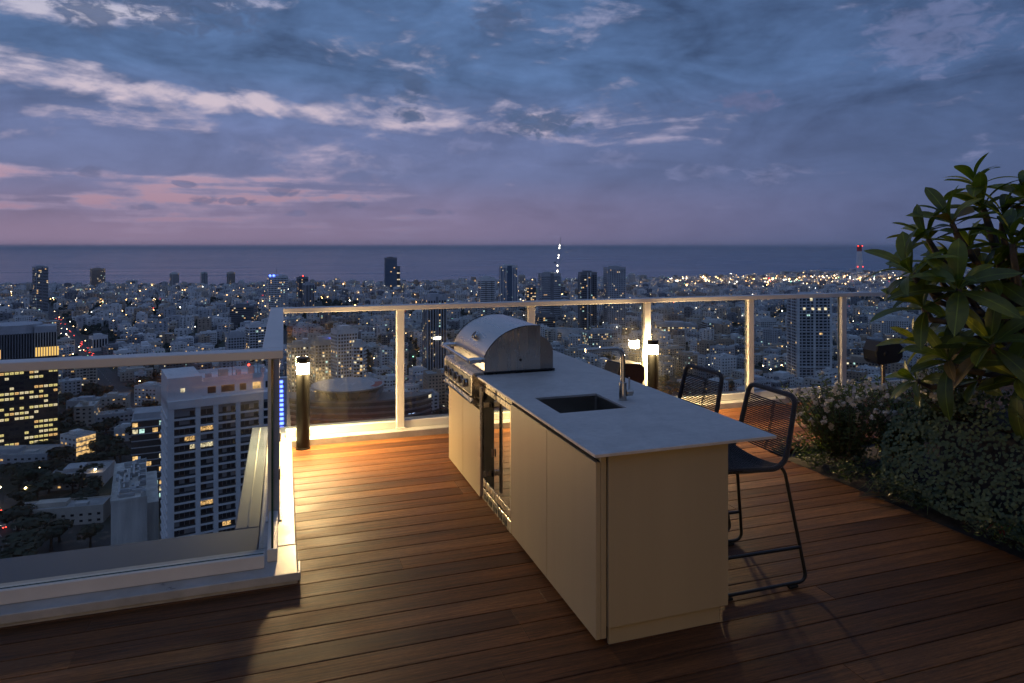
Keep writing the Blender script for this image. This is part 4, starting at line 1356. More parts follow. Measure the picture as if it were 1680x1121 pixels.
tower('hotel_tower', 'pale seafront slab far behind the plain grey tower', 'tower', 1031, 1043, 449, 2450, 0.5, 10, 'grid', 0, 0.05, short='pale seafront slab')
tower('apartment_tower', 'small pale tower in front of the sea left of crane', 'tower', 850, 862, 452, 2300, 0.6, 10, 'grid', 2, 0.05)
r_, w_, d_, h_ = tower('apartment_tower', 'large pale balconied tower behind the right-hand glass panes', 'tower', 1306, 1376, 486, 720, 0.75, 24, 'grid', 1, 0.045, floor=3.3, col=4.4, short='large pale tower', winw=0.72, trim=[(0.0, 0.07, 0), (0.46, 0.53, 0), (0.93, 1.0, 0)])
pb = MB()
for f_ in range(4):
    pb.box(-w_ / 2 + 1, w_ / 2 - 1, -d_ / 2 - 1.3, -d_ / 2 - 0.2, h_ * (0.2 + 0.2 * f_), h_ * (0.2 + 0.2 * f_) + 0.5)
pb.build('ledge', C_walls[0], r_)
lw = MB()
for s in (-0.30, -0.06, 0.13, 0.31):
    facade(lw, ID, (0, -d_ / 2), (1, 0), (0, -1), s * w_ - 1.5, s * w_ + 1.5, h_ - 15.3, h_ - 12.6, 0.22, I_L2)
facade(lw, ID, (0, -d_ / 2), (1, 0), (0, -1), -0.14 * w_, -0.06 * w_, h_ - 5.5, h_ - 2.4, 0.22, I_L2)
lw.build('lit_window', CITY, r_)
# mid-ground blocks
tower('office_block', 'dark flat-topped office box left of the blue-lit grid tower', 'building', 371, 415, 502, 1250, 0.7, -14, 'bands', 4, 0.10, floor=3.6, short='dark office box', winw=0.55)
tower('apartment_tower', 'white stepped apartment building just left of the rail corner', 'building', 398, 432, 533, 850, 0.7, 18, 'balcony', 0, 0.10, short='white stepped apartments')
tower('apartment_block', 'grey apartment building under the dark office box', 'building', 365, 396, 548, 830, 0.8, 10, 'grid', 1, 0.10)
tower('office_block', 'white block with tall dark slots by the lit avenue', 'building', 141, 168, 552, 960, 0.7, 20, 'fins', 0, 0.02, col=4.0, short='slotted white block', winw=0.7)
tower('apartment_tower', 'tall white apartment tower behind the helipad', 'tower', 538, 582, 541, 660, 0.8, 22, 'grid', 0, 0.12, short='helipad-side tower', col=3.0)
r_, w_, d_, h_ = tower('apartment_tower', 'dark balconied tower right behind the helipad', 'tower', 577, 598, 563, 640, 0.9, -16, 'balcony', 0, 0.14)
tower('apartment_tower', 'beige many-windowed tower behind the corner bollard', 'tower', 466, 502, 566, 640, 0.8, 16, 'grid', 2, 0.16, short='beige many-windowed tower', col=2.8)
r_, w_, d_, h_ = tower('apartment_block', 'pale block with blue and orange roof lights behind helipad', 'building', 505, 545, 558, 700, 0.8, 14, 'grid', 2, 0.20)
beacon(r_, w_ * 0.40, -d_ * 0.4, h_ + 1.5, L_blue, 2.2); beacon(r_, w_ * 0.46, -d_ * 0.5, h_ - 6.0, L_warm, 2.0)
tower('office_block', 'brownish terraced block right of the first railing post', 'building', 736, 778, 560, 800, 0.8, 18, 'bands', 3, 0.08)
tower('museum', 'white angular museum block with a dark screen on its front', 'building', 908, 958, 541, 1030, 0.5, -18, 'grid', 0, 0.0, short='white museum', col=40, winw=0.36, plant=False)
tower('office_block', 'long grey office with a dense grid of lit windows', 'building', 958, 1016, 545, 990, 0.5, 24, 'grid', 1, 0.24, floor=3.4, col=2.8, short='lit grid office')
tower('office_block', 'low glass-fronted block beside the white museum', 'building', 880, 912, 516, 1100, 0.7, 14, 'bands', 4, 0.18)
tower('office_block', 'banded white and dark office past the stools', 'building', 1156, 1192, 528, 1180, 0.8, 24, 'bands', 0, 0.10, short='banded office', floor=3.8)
tower('apartment_block', 'white apartment pair left of the large pale tower', 'building', 1246, 1278, 524, 1150, 0.7, 24, 'grid', 0, 0.06, short='white apartment pair')
tower('hospital_wing', 'reddish low block with warm windows beyond the speaker', 'building', 1392, 1466, 592, 800, 0.6, 10, 'grid', 3, 0.16, short='reddish block', floor=3.6)
tower('office_block', 'white cubic block with rows of windows behind plumeria leaves', 'building', 1440, 1500, 522, 1100, 0.6, 20, 'grid', 0, 0.05)
tower('apartment_block', 'long dim block under the banded office', 'building', 1240, 1300, 575, 900, 0.6, 14, 'grid', 3, 0.05)
tower('sports_hall', 'wide low hall with bright floodlit front left of stools', 'building', 1080, 1150, 533, 1150, 0.7, 6, 'bands', 1, 0.55, floor=4.2)

# crane on the unfinished tower
crane = thing('tower_crane', 'white floodlit luffing crane rising above the unfinished tower', 'crane', (*along(px_u(915, 1262), 1262), z_at(452, 1262)), -YAW)
mb = MB(); zz = 0
hgt = 17.0
for i in range(8):
    for sx, sy in ((-1, -1), (1, -1), (1, 1), (-1, 1)):
        pass
for sx, sy in ((-1, -1), (1, -1), (1, 1), (-1, 1)):
    mb.tube([(sx, sy, 0), (sx, sy, hgt)], 0.22, 5)
for i in range(7):
    z1_, z2_ = hgt * i / 7, hgt * (i + 1) / 7
    mb.tube([(-1, -1, z1_), (1, -1, z2_)], 0.14, 4); mb.tube([(1, 1, z1_), (-1, 1, z2_)], 0.14, 4); mb.tube([(1, -1, z1_), (1, 1, z2_)], 0.14, 4); mb.tube([(-1, 1, z1_), (-1, -1, z2_)], 0.14, 4)
mb.build('mast', mat('crane_paint', (0.55, 0.52, 0.48), 0.5), crane)
mb = MB()
jx, jz = 6.0, 56.0
for off in (-0.9, 0.9):
    mb.tube([(0, off, hgt), (jx, off * 0.5, hgt + jz)], 0.24, 5)
mb.tube([(0.9 - 2, 0, hgt + 1.5), (jx, 0, hgt + jz)], 0.24, 5)
for i in range(14):
    f0, f1 = i / 14, (i + 1) / 14
    mb.tube([(jx * f0, -0.9 * (1 - f0 * .5), hgt + jz * f0), (jx * f1, 0.9 * (1 - f1 * .5), hgt + jz * f1)], 0.12, 4)
    mb.tube([(jx * f0 - 1.1 * (1 - f0), 0, hgt + 1.5 + (jz - 1.5) * f0), (jx * f1, 0.9 * (1 - f1 * .5), hgt + jz * f1)], 0.12, 4)
mb.build('jib', MATS['crane_paint'], crane)
mb = MB(); mb.tube([(0, 0, hgt), (-5, 0, hgt + 9)], 0.4, 5); mb.tube([(-5, 0, hgt + 9), (jx * 0.8, 0, hgt + jz * 0.8)], 0.1, 4)
mb.tube([(0, 0, hgt), (10, 0, hgt + 14)], 0.28, 5)
mb.build('counter_jib', MATS['crane_paint'], crane)
mb = MB(); mb.box(-6.5, -3.5, -1.2, 1.2, hgt + 5.5, hgt + 8.5); mb.build('counterweight', C_walls[4], crane)
mb = MB(); mb.box(0.3, 2.6, -1.2, 0.8, hgt - 1, hgt + 1.6); mb.build('cab', C_walls[0], crane)
for f_ in (0.02, 0.28, 0.36, 0.60, 0.68, -0.16):
    b = MB(); s = 0.8 if f_ > 0 else 1.1
    b.lathe([(0, -s * 2.2), (s * 0.7, -s), (s, 0), (s * 0.7, s), (0, s * 2.2)], c=(jx * max(f_, 0) - 0.6, -1.2, hgt + jz * f_), seg=6)
    b.build('floodlight', L_white, crane)
LAND.append(('lit crane', 918, 1262))

# power station with banded chimney, and the mole beside it
ps_t = 3420
ps = thing('power_station', 'power station with one tall red and white banded chimney by the sea', 'power station', (*along(px_u(1410, ps_t), ps_t), G), -YAW)
px_m = ps_t / 1120
ch_h = z_at(402.5, ps_t) - G
prof = []
bands = [(0.0, 0.30, 0), (0.30, 0.60, 0), (0.60, 0.82, 0), (0.82, 0.90, 1), (0.90, 0.95, 0), (0.95, 1.0, 1)]
M_chim_w = mat('chimney_white', (0.80, 0.80, 0.80), 0.8); M_chim_r = mat('chimney_red', (0.40, 0.05, 0.04), 0.8)
for i, (f0, f1, c_) in enumerate([(0, 0.24, 0), (0.24, 0.70, 0), (0.70, 0.80, 2), (0.80, 0.965, 1), (0.965, 1.0, 2)]):
    b = MB(); r0, r1 = 15.5 - 4.5 * f0, 15.5 - 4.5 * f1
    if c_ == 2: c_ = 0 if f0 < 0.8 else 1
    b.lathe([(0, f0 * ch_h), (r0, f0 * ch_h), (r1, f1 * ch_h), (0, f1 * ch_h)], seg=20)
    b.build('chimney_section', (M_chim_w, M_chim_r)[c_], ps, smooth=35)
for f_ in (0.975, 0.30):
    for s in (-1, 1):
        beacon(ps, s * (14.5 - 4 * f_), -8, f_ * ch_h, L_red, 2.6)
for (a, b_, h_, m_) in ((-8.5, 9.5, 34, 1), (-2, 20, 28, 3), (9.5, 26, 16, 1), (-18, -8.6, 20, 1), (-32, -19, 22, 0), (-60, -33, 10, 1)):
    mb = MB(); mb.box(a * px_m, b_ * px_m, 20, 55, 0, h_)
    for q in range(int((b_ - a) / 2)):
        facade(mb, ID, ((a + b_) / 2 * px_m, 20), (1, 0), (0, -1), (a - (a + b_) / 2) * px_m + 2 + q * 6, (a - (a + b_) / 2) * px_m + 5 + q * 6, h_ * 0.3, h_ * 0.45, 0.3, I_WIN)
    mb.m = [m_] * 6 + [I_WIN] * (len(mb.m) - 6)
    mb.build('turbine_hall', CITY, ps)
LAND.append(('power station chimney', 1410, ps_t))
mole = MB()
p0_, p1_, p2_ = along(px_u(1318, 3330), 3330), along(px_u(1276, 3560), 3560), along(px_u(1330, 3700), 3700)
mole.tube([(p0_[0], p0_[1], SEA_Z), (p1_[0], p1_[1], SEA_Z), (p2_[0], p2_[1], SEA_Z)], 7.0, 8)
tag(mole.build('breakwater', C_walls[4]), 'dark stone breakwater hooking into the sea left of the chimney', 'breakwater')

# ---------------------------------------------------------------- near landmark: white residential tower (bays built one by one)
wt_t = 258.0
cu, cxy = px_u(278, wt_t), None
cx0, cy0 = along(cu, wt_t)
wt_root = thing('residential_tower', 'white high-rise with rows of balconied bays behind the near glass pane', 'tower', (cx0, cy0, G), -YAW + R_(32))
LAND.append(('white high-rise', 350, 258))
zt = z_at(621, wt_t) - G
WL, WD = 40.0, 26.0
M_wtw = mat('tower_white_paint', (0.78, 0.78, 0.79), 0.8, noise_amt=0.07, noise_scale=0.2)
M_wtg = mat('tower_recess', (0.26, 0.26, 0.27), 0.8)
HERO_FOOT.append((*[cx0 + 22 * math.cos(-YAW + R_(32)) - 13 * math.sin(-YAW + R_(32)), cy0 + 22 * math.sin(-YAW + R_(32)) + 13 * math.cos(-YAW + R_(32))], 34))
mb = MB(); mb.box(0, WL, 0.9, WD, 0, zt - 12.0)
mb.build('body', M_wtg, wt_root)
row_h = 3.2
rows_z = [zt - 12.7 - row_h * (i + 1) for i in range(20)]
bays = [(1.6, 9.0), (10.8, 15.4), (17.2, 23.6), (25.4, 32.4), (34.2, 38.4)]
piers = [(0, 1.6), (9.0, 10.8), (15.4, 17.2), (23.6, 25.4), (32.4, 34.2), (38.4, WL)]
for a, b_ in piers:
    mb = MB(); mb.box(a + 0.002, b_ - 0.002, 0, 0.898, 0, zt - 12.0); mb.build('pier', M_wtw, wt_root)
rw = random.Random(8)
slab_me, bay_me = {}, {}
for zi in rows_z:
    for bi, (a, b_) in enumerate(bays):
        if bi not in slab_me:
            mb = MB(); mb.box(a + 0.01, b_ - 0.01, -0.25, 0.895, -0.55, 0.28); mb.quad((a + 0.01, -0.26, 0.28), (b_ - 0.01, -0.26, 0.28), (b_ - 0.01, -0.26, 1.0), (a + 0.01, -0.26, 1.0))
            mb.m = [0] * 6 + [1]
            slab_me[bi] = mb.build('balcony', [M_wtw, mat('balcony_glass', (0.05, 0.06, 0.07), 0.1, spec=0.6)], wt_root, loc=(0, 0, zi)).data
        else:
            mesh_obj('balcony', slab_me[bi], wt_root, (0, 0, zi))
        # window wall behind: split in panes, some lit
        npn = max(2, int((b_ - a) / 1.6))
        mb = MB(); mi_ = []
        group_lit = rw.random() < 0.19
        lm = lit_index(rw.random())
        lit_from = rw.randrange(npn)
        for q in range(npn):
            s0 = a + 0.08 + q * (b_ - a - 0.16) / npn
            s1 = s0 + (b_ - a - 0.16) / npn - 0.14
            mb.quad((s0, 0.86, 0.30), (s1, 0.86, 0.30), (s1, 0.86, 2.55), (s0, 0.86, 2.55))
            mi_.append(1 if group_lit and lit_from <= q < lit_from + 2 else (2 if rw.random() < 0.22 else 0))
        mb.m = mi_
        mb.build('window', [C_win, N_lit[lm - I_L1], M_wtg], wt_root, loc=(0, 0, zi))
# left side of the tower: ribs
mb = MB(); mb.box(-0.6, -0.002, 0, WD, 0, zt - 10.0); mb.build('side_wall', M_wtw, wt_root)
for zi in rows_z:
    mb = MB(); mb.box(-1.0, -0.602, 1.0, WD - 1.0, zi - 0.3, zi + 0.6); mb.build('side_ledge', M_wtw, wt_root)
# top: parapet, penthouse, roof huts and rails
mb = MB(); mb.box(-0.6, WL, -0.3, WD, zt - 11.998, zt - 9.0); mb.build('cornice', M_wtw, wt_root)
mb = MB(); mb.box(-0.6, 11.5, 1.5, WD, zt - 8.998, zt - 0.4); mb.build('lift_tower', M_wtw, wt_root)
mb = MB(); mb.box(11.6, WL, 5.0, WD, zt - 8.998, zt - 3.4); mb.build('penthouse', M_wtw, wt_root)
mb = MB(); mb.box(12.5, WL, 5.2, 5.5, zt - 3.398, zt - 2.0); mb.box(12.5, WL, WD - 0.4, WD, zt - 3.398, zt - 2.0); mb.build('roof_parapet', M_wtw, wt_root)
for q, (xx, ww) in enumerate(((14, 3), (19, 5), (26, 2.4), (31, 3), (36, 2.5))):
    mb = MB(); mb.box(xx, xx + ww, 4.82, 4.98, zt - 8.2, zt - 5.6); mb.build('penthouse_window', C_win if q != 3 else C_lit1, wt_root)
    mb = MB(); mb.box(xx, xx + ww * 0.7, 9 + q, 12 + q, zt - 3.395, zt - 1.2 + (q % 2)); mb.build('roof_unit', C_walls[1 + q % 2], wt_root)
mb = MB(); mb.box(4.0, 5.4, 1.38, 1.48, zt - 6, zt - 4.6); mb.build('side_window', C_lit2, wt_root)
beacon(wt_root, 30, 8, zt + 1.2, L_red, 0.55)
for xx in (24, 34):
    mb = MB(); mb.tube([(xx, 10, zt - 3.4), (xx, 10, zt + 3.5)], 0.12, 5); mb.build('aerial', M_pole, wt_root)

# ---------------------------------------------------------------- near landmark: dark office tower with lit floors
dt_t = 492.0
dk = thing('office_tower', 'dark glass office tower with yellow lit floors at the left edge', 'tower', (*along(px_u(95, dt_t), dt_t), G), -YAW + R_(33))
LAND.append(('dark office tower', 40, 492))
M_dkglass = mat('dark_facade', (0.045, 0.045, 0.046), 0.22, spec=0.6)
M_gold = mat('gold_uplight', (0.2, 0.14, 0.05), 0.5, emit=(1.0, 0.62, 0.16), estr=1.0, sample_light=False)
dh = z_at(590, dt_t) - G
DW, DD = 74.0, 40.0
HERO_FOOT.append((*along(px_u(95, dt_t) - 42, dt_t + 2), 46))
mb = MB(); mb.box(-DW, 0, 0, DD, 0, dh); mb.build('body', M_dkglass, dk)
fl = 3.55
nfl = int((dh - 6) / fl)
npn = 17
pane_w = 48.0 / npn
pane_box = MB(); pane_box.box(0, pane_w - 0.55, -0.12, -0.02, 0, fl * 0.46)
M_lits = [N_lit[0], N_lit[1], N_lit[3], C_win]
pm = []
for m_ in M_lits:
    me = bpy.data.meshes.new('window'); me.from_pydata(pane_box.v, [], pane_box.f); me.materials.append(m_); pm.append(me)
rw = random.Random(21)
for f_ in range(nfl):
    pstate = rw.random() < 0.45
    for q in range(npn):
        if rw.random() < 0.55: pstate = rw.random() < (0.58 if f_ < nfl - 6 else 0.30)
        if 3 <= f_ and not pstate and rw.random() < 0.4: continue
        me = pm[3] if not pstate else pm[rw.choice((0, 1, 2, 2, 2))]
        mesh_obj('window', me, dk, (-48.0 + q * pane_w + 0.25, 0, 5 + f_ * fl))
# crown: screened plant floors with uplit fins
mb = MB(); mb.box(-DW, 0, 0, DD, dh + 0.002, dh + 3.0); mb.build('crown_base', M_dkglass, dk)
ct = z_at(545, dt_t) - G
mb = MB(); mb.box(-DW + 1, -1, 1.0, DD - 1, dh + 3.002, ct); mb.build('crown_core', M_dkglass, dk)
for q in range(30):
    xx = -47.5 + q * 1.6
    mid = -34 < xx < -15
    mb = MB(); mb.box(xx, xx + 0.55, -0.1, 0.9, dh + 3.003, ct + 0.5); mb.build('fin', C_walls[4] if mid else C_walls[2], dk)
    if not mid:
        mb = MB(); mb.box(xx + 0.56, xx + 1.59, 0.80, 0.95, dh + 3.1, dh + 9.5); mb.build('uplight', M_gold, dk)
rt = z_at(529, dt_t) - G
mb = MB(); mb.lathe([(0, 0), (16.5, 0), (16.5, rt - ct - 1.0), (0, rt - ct - 1.0)], c=(-26, 17, ct + 0.003), seg=32); mb.build('roof_drum', C_walls[1], dk, smooth=30)
mb = MB(); mb.box(-14, -1, 3, 20, ct + 0.003, ct + 4.5); mb.build('roof_plant', C_walls[1], dk)

# ---------------------------------------------------------------- near landmark: hospital with round helipad
hp_t = 492.0
hx, hy = along(px_u(568, hp_t), hp_t)
hp = thing('hospital', 'curved hospital building carrying a round rooftop helipad', 'building', (hx, hy, G), -YAW)
HERO_FOOT.append((hx, hy, 52))
LAND.append(('round helipad', 568, 500))
hz = z_at(630, hp_t + 6) - G
rad = 26.0
C_hosp = mat('hospital_panel', (0.20, 0.195, 0.19), 0.8, noise_amt=0.1, noise_scale=0.3)
C_hospw = mat('hospital_glazing', (0.07, 0.07, 0.075), 0.25)
M_pad = mat('helipad_deck', (0.46, 0.46, 0.47), 0.85, noise_amt=0.08, noise_scale=0.2)
b = MB(); b.lathe([(0, -1.6), (rad - 1.2, -1.6), (rad, -0.5), (rad, 0.0), (0, 0.0)], c=(0, 6, hz), seg=56); pad = b.build('helipad', M_pad, hp, smooth=25)
def annulus(r0, r1, a0, a1, n, m_, z):
    b = MB()
    for i in range(n):
        A, B = R_(a0 + (a1 - a0) * i / n), R_(a0 + (a1 - a0) * (i + 1) / n)
        b.quad((r0 * math.cos(A), 6 + r0 * math.sin(A), z), (r1 * math.cos(A), 6 + r1 * math.sin(A), z), (r1 * math.cos(B), 6 + r1 * math.sin(B), z), (r0 * math.cos(B), 6 + r0 * math.sin(B), z))
    return b
M_padw = mat('pad_white_paint', (0.6, 0.6, 0.6), 0.8); M_padr = mat('pad_red_paint', (0.45, 0.12, 0.10), 0.8)
annulus(17.5, 18.6, 0, 360, 56, None, hz + 0.03).build('pad_ring', M_padw, pad)
annulus(19.2, 24.5, -25, 25, 14, None, hz + 0.03).build('pad_marking', M_padr, pad)
b = MB()
for x0_, x1_, y0_, y1_ in ((-4.6, -3.2, -5, 5), (3.2, 4.6, -5, 5), (-3.2, 3.2, -0.7, 0.7)):
    b.quad((x0_, 6 + y0_, hz + 0.03), (x1_, 6 + y0_, hz + 0.03), (x1_, 6 + y1_, hz + 0.03), (x0_, 6 + y1_, hz + 0.03))
b.build('pad_letter', M_padw, pad)
for q in range(14):
    A = 2 * math.pi * q / 14
    b = MB(); b.tube([(rad * 0.8 * math.cos(A), 6 + rad * 0.8 * math.sin(A), hz - 1.6), (rad * 0.6 * math.cos(A), 6 + rad * 0.6 * math.sin(A), hz - 8.5)], 0.4, 6); b.build('pad_strut', M_pole, hp)
# curved floors below the pad
for k_ in range(7):
    z1_ = hz - 8.6 - k_ * 4.1
    n = 30
    A0, A1 = R_(196), R_(344)
    Rr = 62.0
    yc = 62.0 - 30
    def arcp(r_, i): 
        A = A0 + (A1 - A0) * i / n
        return (r_ * math.cos(A), yc + r_ * math.sin(A) * 0.72)
    b = MB()
    for i in range(n):
        p, q = arcp(Rr, i), arcp(Rr, i + 1)
        b.quad((p[0], p[1], z1_ - 1.5), (q[0], q[1], z1_ - 1.5), (q[0], q[1], z1_), (p[0], p[1], z1_))
    top = [arcp(Rr, i) for i in range(n + 1)]
    if k_ == 0:
        b.add([(p[0], p[1], z1_) for p in top], [tuple(range(n + 1))])
    b.build('floor_band', C_hosp, hp)
    b = MB(); mi_ = []
    for i in range(n):
        p, q = arcp(Rr - 0.6, i), arcp(Rr - 0.6, i + 1)
        b.quad((p[0], p[1], z1_ - 4.1), (q[0], q[1], z1_ - 4.1), (q[0], q[1], z1_ - 1.5), (p[0], p[1], z1_ - 1.5))
        mi_.append(1 if rw.random() < 0.02 else 0)
    b.m = mi_
    b.build('window_band', [C_hospw, C_lit2], hp)
b = MB(); b.box(-22, 22, -2, 26, hz - 8.6, hz - 4.6); b.build('roof_storey', C_walls[4], hp)

# slim slanted stair tower edged with blue light, between return railing and bollard
bt_t = 400.0
bt = thing('stair_tower', 'slim slanted white stair tower edged with blue light beside the bollard', 'tower', (*along(px_u(468, bt_t), bt_t), G), -YAW + R_(18))
HERO_FOOT.append((bt.location.x, bt.location.y, 10))
bh = z_at(620, bt_t) - G
mb = MB(); mb.prism([(-3.2, 0), (5.5, 0), (1.2, bh), (-3.2, bh)], 0, 5.0); mb.build('body', C_walls[1], bt)
for q in range(11):
    zz = bh - 3.0 - q * 2.7
    mb = MB(); mb.box(-3.0, -1.4 + 0.05 * q, -0.25, -0.02, zz, zz + 1.5); mb.build('light_strip', L_blue, bt)

# ---------------------------------------------------------------- older block with rooftop ducts below the white high-rise
ob_t = 280.0
obx, oby = along(px_u(212, ob_t), ob_t)
ob_ = thing('service_block', 'grubby white block crowded with rooftop ducts left of the high-rise', 'building', (obx, oby, G), -YAW + R_(28.5))
HERO_FOOT.append((*along(px_u(205, 310), 310), 36))
LAND.append(('duct-covered block', 205, 300))
oz = z_at(822, ob_t) - G
M_stain = mat('stained_render', (0.70, 0.67, 0.62), 0.9, noise_amt=0.25, noise_scale=0.25, stretch=(1, 1, 0.15))
mb = MB(); mb.box(-6.5, 6.5, 0, 58, 0, oz); mb.build('body', M_stain, ob_)
mb = MB(); mb.box(6.502, 11, 12, 58, 0, oz - 6); mb.build('side_wing', M_stain, ob_)
mb = MB(); mb.box(-6.5, 6.5, -0.25, -0.002, oz - 0.2, oz + 1.1); mb.box(-6.7, -6.502, 0, 58, oz - 0.2, oz + 1.1); mb.box(6.25, 6.5, 0.0, 58, oz + 0.002, oz + 1.1); mb.build('roof_parapet', M_stain, ob_)
rw = random.Random(4)
for k_ in range(12):
    for s in range(10):
        if rw.random() < 0.3: continue
        mb = MB(); mb.box(-6.62, -6.51, 3 + s * 5.4, 4.6 + s * 5.4, oz - 3.4 - k_ * 3.2, oz - 1.9 - k_ * 3.2)
        mb.build('window', C_win if rw.random() > 0.06 else C_lit1, ob_)
for k_ in range(10):
    mb = MB(); mb.box(11.002, 11.1, 13 + rw.random() * 38, 15 + 44 * rw.random(), oz - 9 - (k_ % 5) * 3.2, oz - 7.6 - (k_ % 5) * 3.2)
M_duct = mat('galvanised_duct', (0.46, 0.47, 0.48), 0.42, metal=0.55, noise_amt=0.1, noise_scale=0.5)
for k_ in range(46):
    yy = rw.uniform(2, 55); xx = rw.uniform(-5.6, 4.6)
    ln = rw.uniform(1.2, 6.5); wd_ = rw.uniform(0.5, 1.4); hh = rw.uniform(0.6, 2.4)
    mb = MB()
    if rw.random() < 0.5: mb.box(xx, xx + wd_, yy, min(57, yy + ln), oz + 0.15, oz + hh)
    else: mb.box(xx, min(6.1, xx + ln), yy, yy + wd_, oz + 0.15, oz + hh)
    mb.build('duct' if hh < 1.6 else 'air_unit', [M_duct, C_tank, C_walls[1]][k_ % 3], ob_)
for k_ in range(4):
    mb = MB(); mb.tube([(-4 + k_ * 1.8, 4 + k_ * 9, oz + 1.6), (-4 + k_ * 1.8, 24 + k_ * 8, oz + 1.6)], 0.42, 8); mb.build('pipe', C_tank, ob_)

# glass block between the two
gbx, gby = along(px_u(250, 372), 372)
gbk = thing('glass_annex', 'dark glazed annex tucked behind the white high-rise', 'building', (gbx, gby, G), -YAW + R_(26))
HERO_FOOT.append((gbx, gby, 22))
gz = z_at(688, 372) - G
mb = MB(); mb.box(-10, 10, 0, 22, 0, gz); mb.build('body', M_dkglass, gbk)
for k_ in range(int(gz / 3.6) - 1):
    mb = MB(); mb.box(-10.1, 10.1, -0.15, 22.1, gz - 0.5 - k_ * 3.6, gz - k_ * 3.6 + 0.004); mb.build('floor_edge', C_walls[1], gbk)
    for q in range(6):
        if rw.random() < 0.22:
            mb = MB(); mb.box(-9.5 + q * 3.2, -7 + q * 3.2, -0.14, -0.02, gz - 3.4 - k_ * 3.6, gz - 1.2 - k_ * 3.6); mb.build('window', rw.choice((C_lit1, C_lit2, C_lit3)), gbk)
mb = MB(); mb.box(-9, 4, 3, 18, gz + 0.005, gz + 3.2); mb.build('roof_plant', C_walls[1], gbk)

# small building with a floodlit yellow flank, and long low sheds in the trees
def small(name, label, px, py, w, d, h, yaw, wall, flank=None, t=None):
    t = t or (148.0 - h) * 1120 / (py - 404.5)
    x_, y_ = along(px_u(px, t), t)
    o = thing(name, label, 'building', (x_, y_, G), -YAW + R_(yaw))
    HERO_FOOT.append((x_, y_, max(w, d) * 0.62 + 3))
    mb = MB(); shell(mb, ID, w, d, 0, h, wall, par=0.7); mb.build('body', CITY, o)
    mb = MB(); sbox(mb, ID, -w * 0.3, w * 0.05, -d * 0.2, d * 0.25, h, h + 2.4, wall); sbox(mb, ID, w * 0.15, w * 0.3, -d * 0.3, -d * 0.05, h, h + 1.4, I_TANK); mb.build('roof_hut', CITY, o)
    n_ = max(2, int(w / 4))
    for k_ in range(max(1, int(h / 3.4))):
        for q in range(n_):
            mb = MB(); xx = -w / 2 + (q + 0.5) * w / n_
            mb.box(xx - 0.8, xx + 0.8, -d / 2 - 0.12, -d / 2 - 0.02, 1.3 + k_ * 3.3, 2.5 + k_ * 3.3)
            mb.build('window', C_win if rw.random() > 0.14 else N_lit[0], o)
    if flank:
        for k_ in range(max(1, int(h / 3.4))):
            for q in range(4):
                mb = MB(); yy = -d / 2 + (q + 0.5) * d / 4
                mb.box(w / 2 + 0.02, w / 2 + 0.14, yy - d / 9, yy + d / 9, 0.8 + k_ * 3.3, 3.2 + k_ * 3.3); mb.build('lit_window', flank, o)
    return o
small('library_building', 'pale cube with a glowing yellow flank among the lower trees', 128, 712, 17, 14, 17, -24, 0, C_lit1)
small('low_hall', 'long low flat-roofed hall between the cypress and the road', 105, 828, 42, 14, 9, 14, 2)
small('low_hall', 'wide flat roof at the foot of the dark office tower', 30, 740, 46, 22, 11, 8, 1)
small('pavilion', 'small pavilion with a scalloped white roof edge among trees', 212, 700, 18, 10, 10, 10, 0)
small('low_hall', 'plain grey flat roof left of the duct-covered block', 135, 770, 30, 26, 8, 16, 1)
small('school_block', 'low dark-roofed building behind the pale cube', 150, 655, 34, 16, 13, 12, 1)
small('apartment_house', 'four-storey beige house with balconies beyond the lower trees', 190, 655, 20, 18, 17, 20, 2, t=600)
small('apartment_house', 'white house with cluttered roof under the near rail', 250, 640, 24, 18, 18, -14, 0, t=640)

# emblem sign: a small blue-white lit flower on a low roof beyond the second pane
sg_t = 560
sgx, sgy = along(px_u(675, sg_t), sg_t)
sgn = thing('lit_sign', 'small blue-white glowing flower emblem on a low roof', 'sign', (sgx, sgy, z_at(686, sg_t)), -YAW)
M_sg = mat('sign_glow', (0.2, 0.2, 0.3), 0.5, emit=(0.45, 0.62, 1.0), estr=4.0, sample_light=False)
for q in range(6):
    A = R_(90 + 60 * q)
    b = MB(); b.lathe([(0, -0.25), (1.0, -0.2), (1.15, 0), (0, 0.2)], c=(1.75 * math.cos(A), 0, 3.2 + 1.75 * math.sin(A)), seg=10, axis='y'); b.build('petal', M_sg, sgn)
b = MB(); b.tube([(0, 0.3, 0), (0, 0.3, 3.2)], 0.2, 6); b.build('post', M_pole, sgn)
small('low_hall', 'broad dark roof under the glowing flower emblem', 675, 690, 60, 40, (z_at(686, sg_t) - G) - 0.75, 8, 4, t=548)

# ---------------------------------------------------------------- street lamps, the avenue and its traffic
GA = R_(-27.6)                       # the main streets run this way from the view axis
AX = Vector((math.sin(YAW + GA), math.cos(YAW + GA), 0))
BXV = Vector((AX.y, -AX.x, 0))
def gp(p, q): return AX * p + BXV * q
def grid_of(x, y): return x * AX.x + y * AX.y, x * BXV.x + y * BXV.y

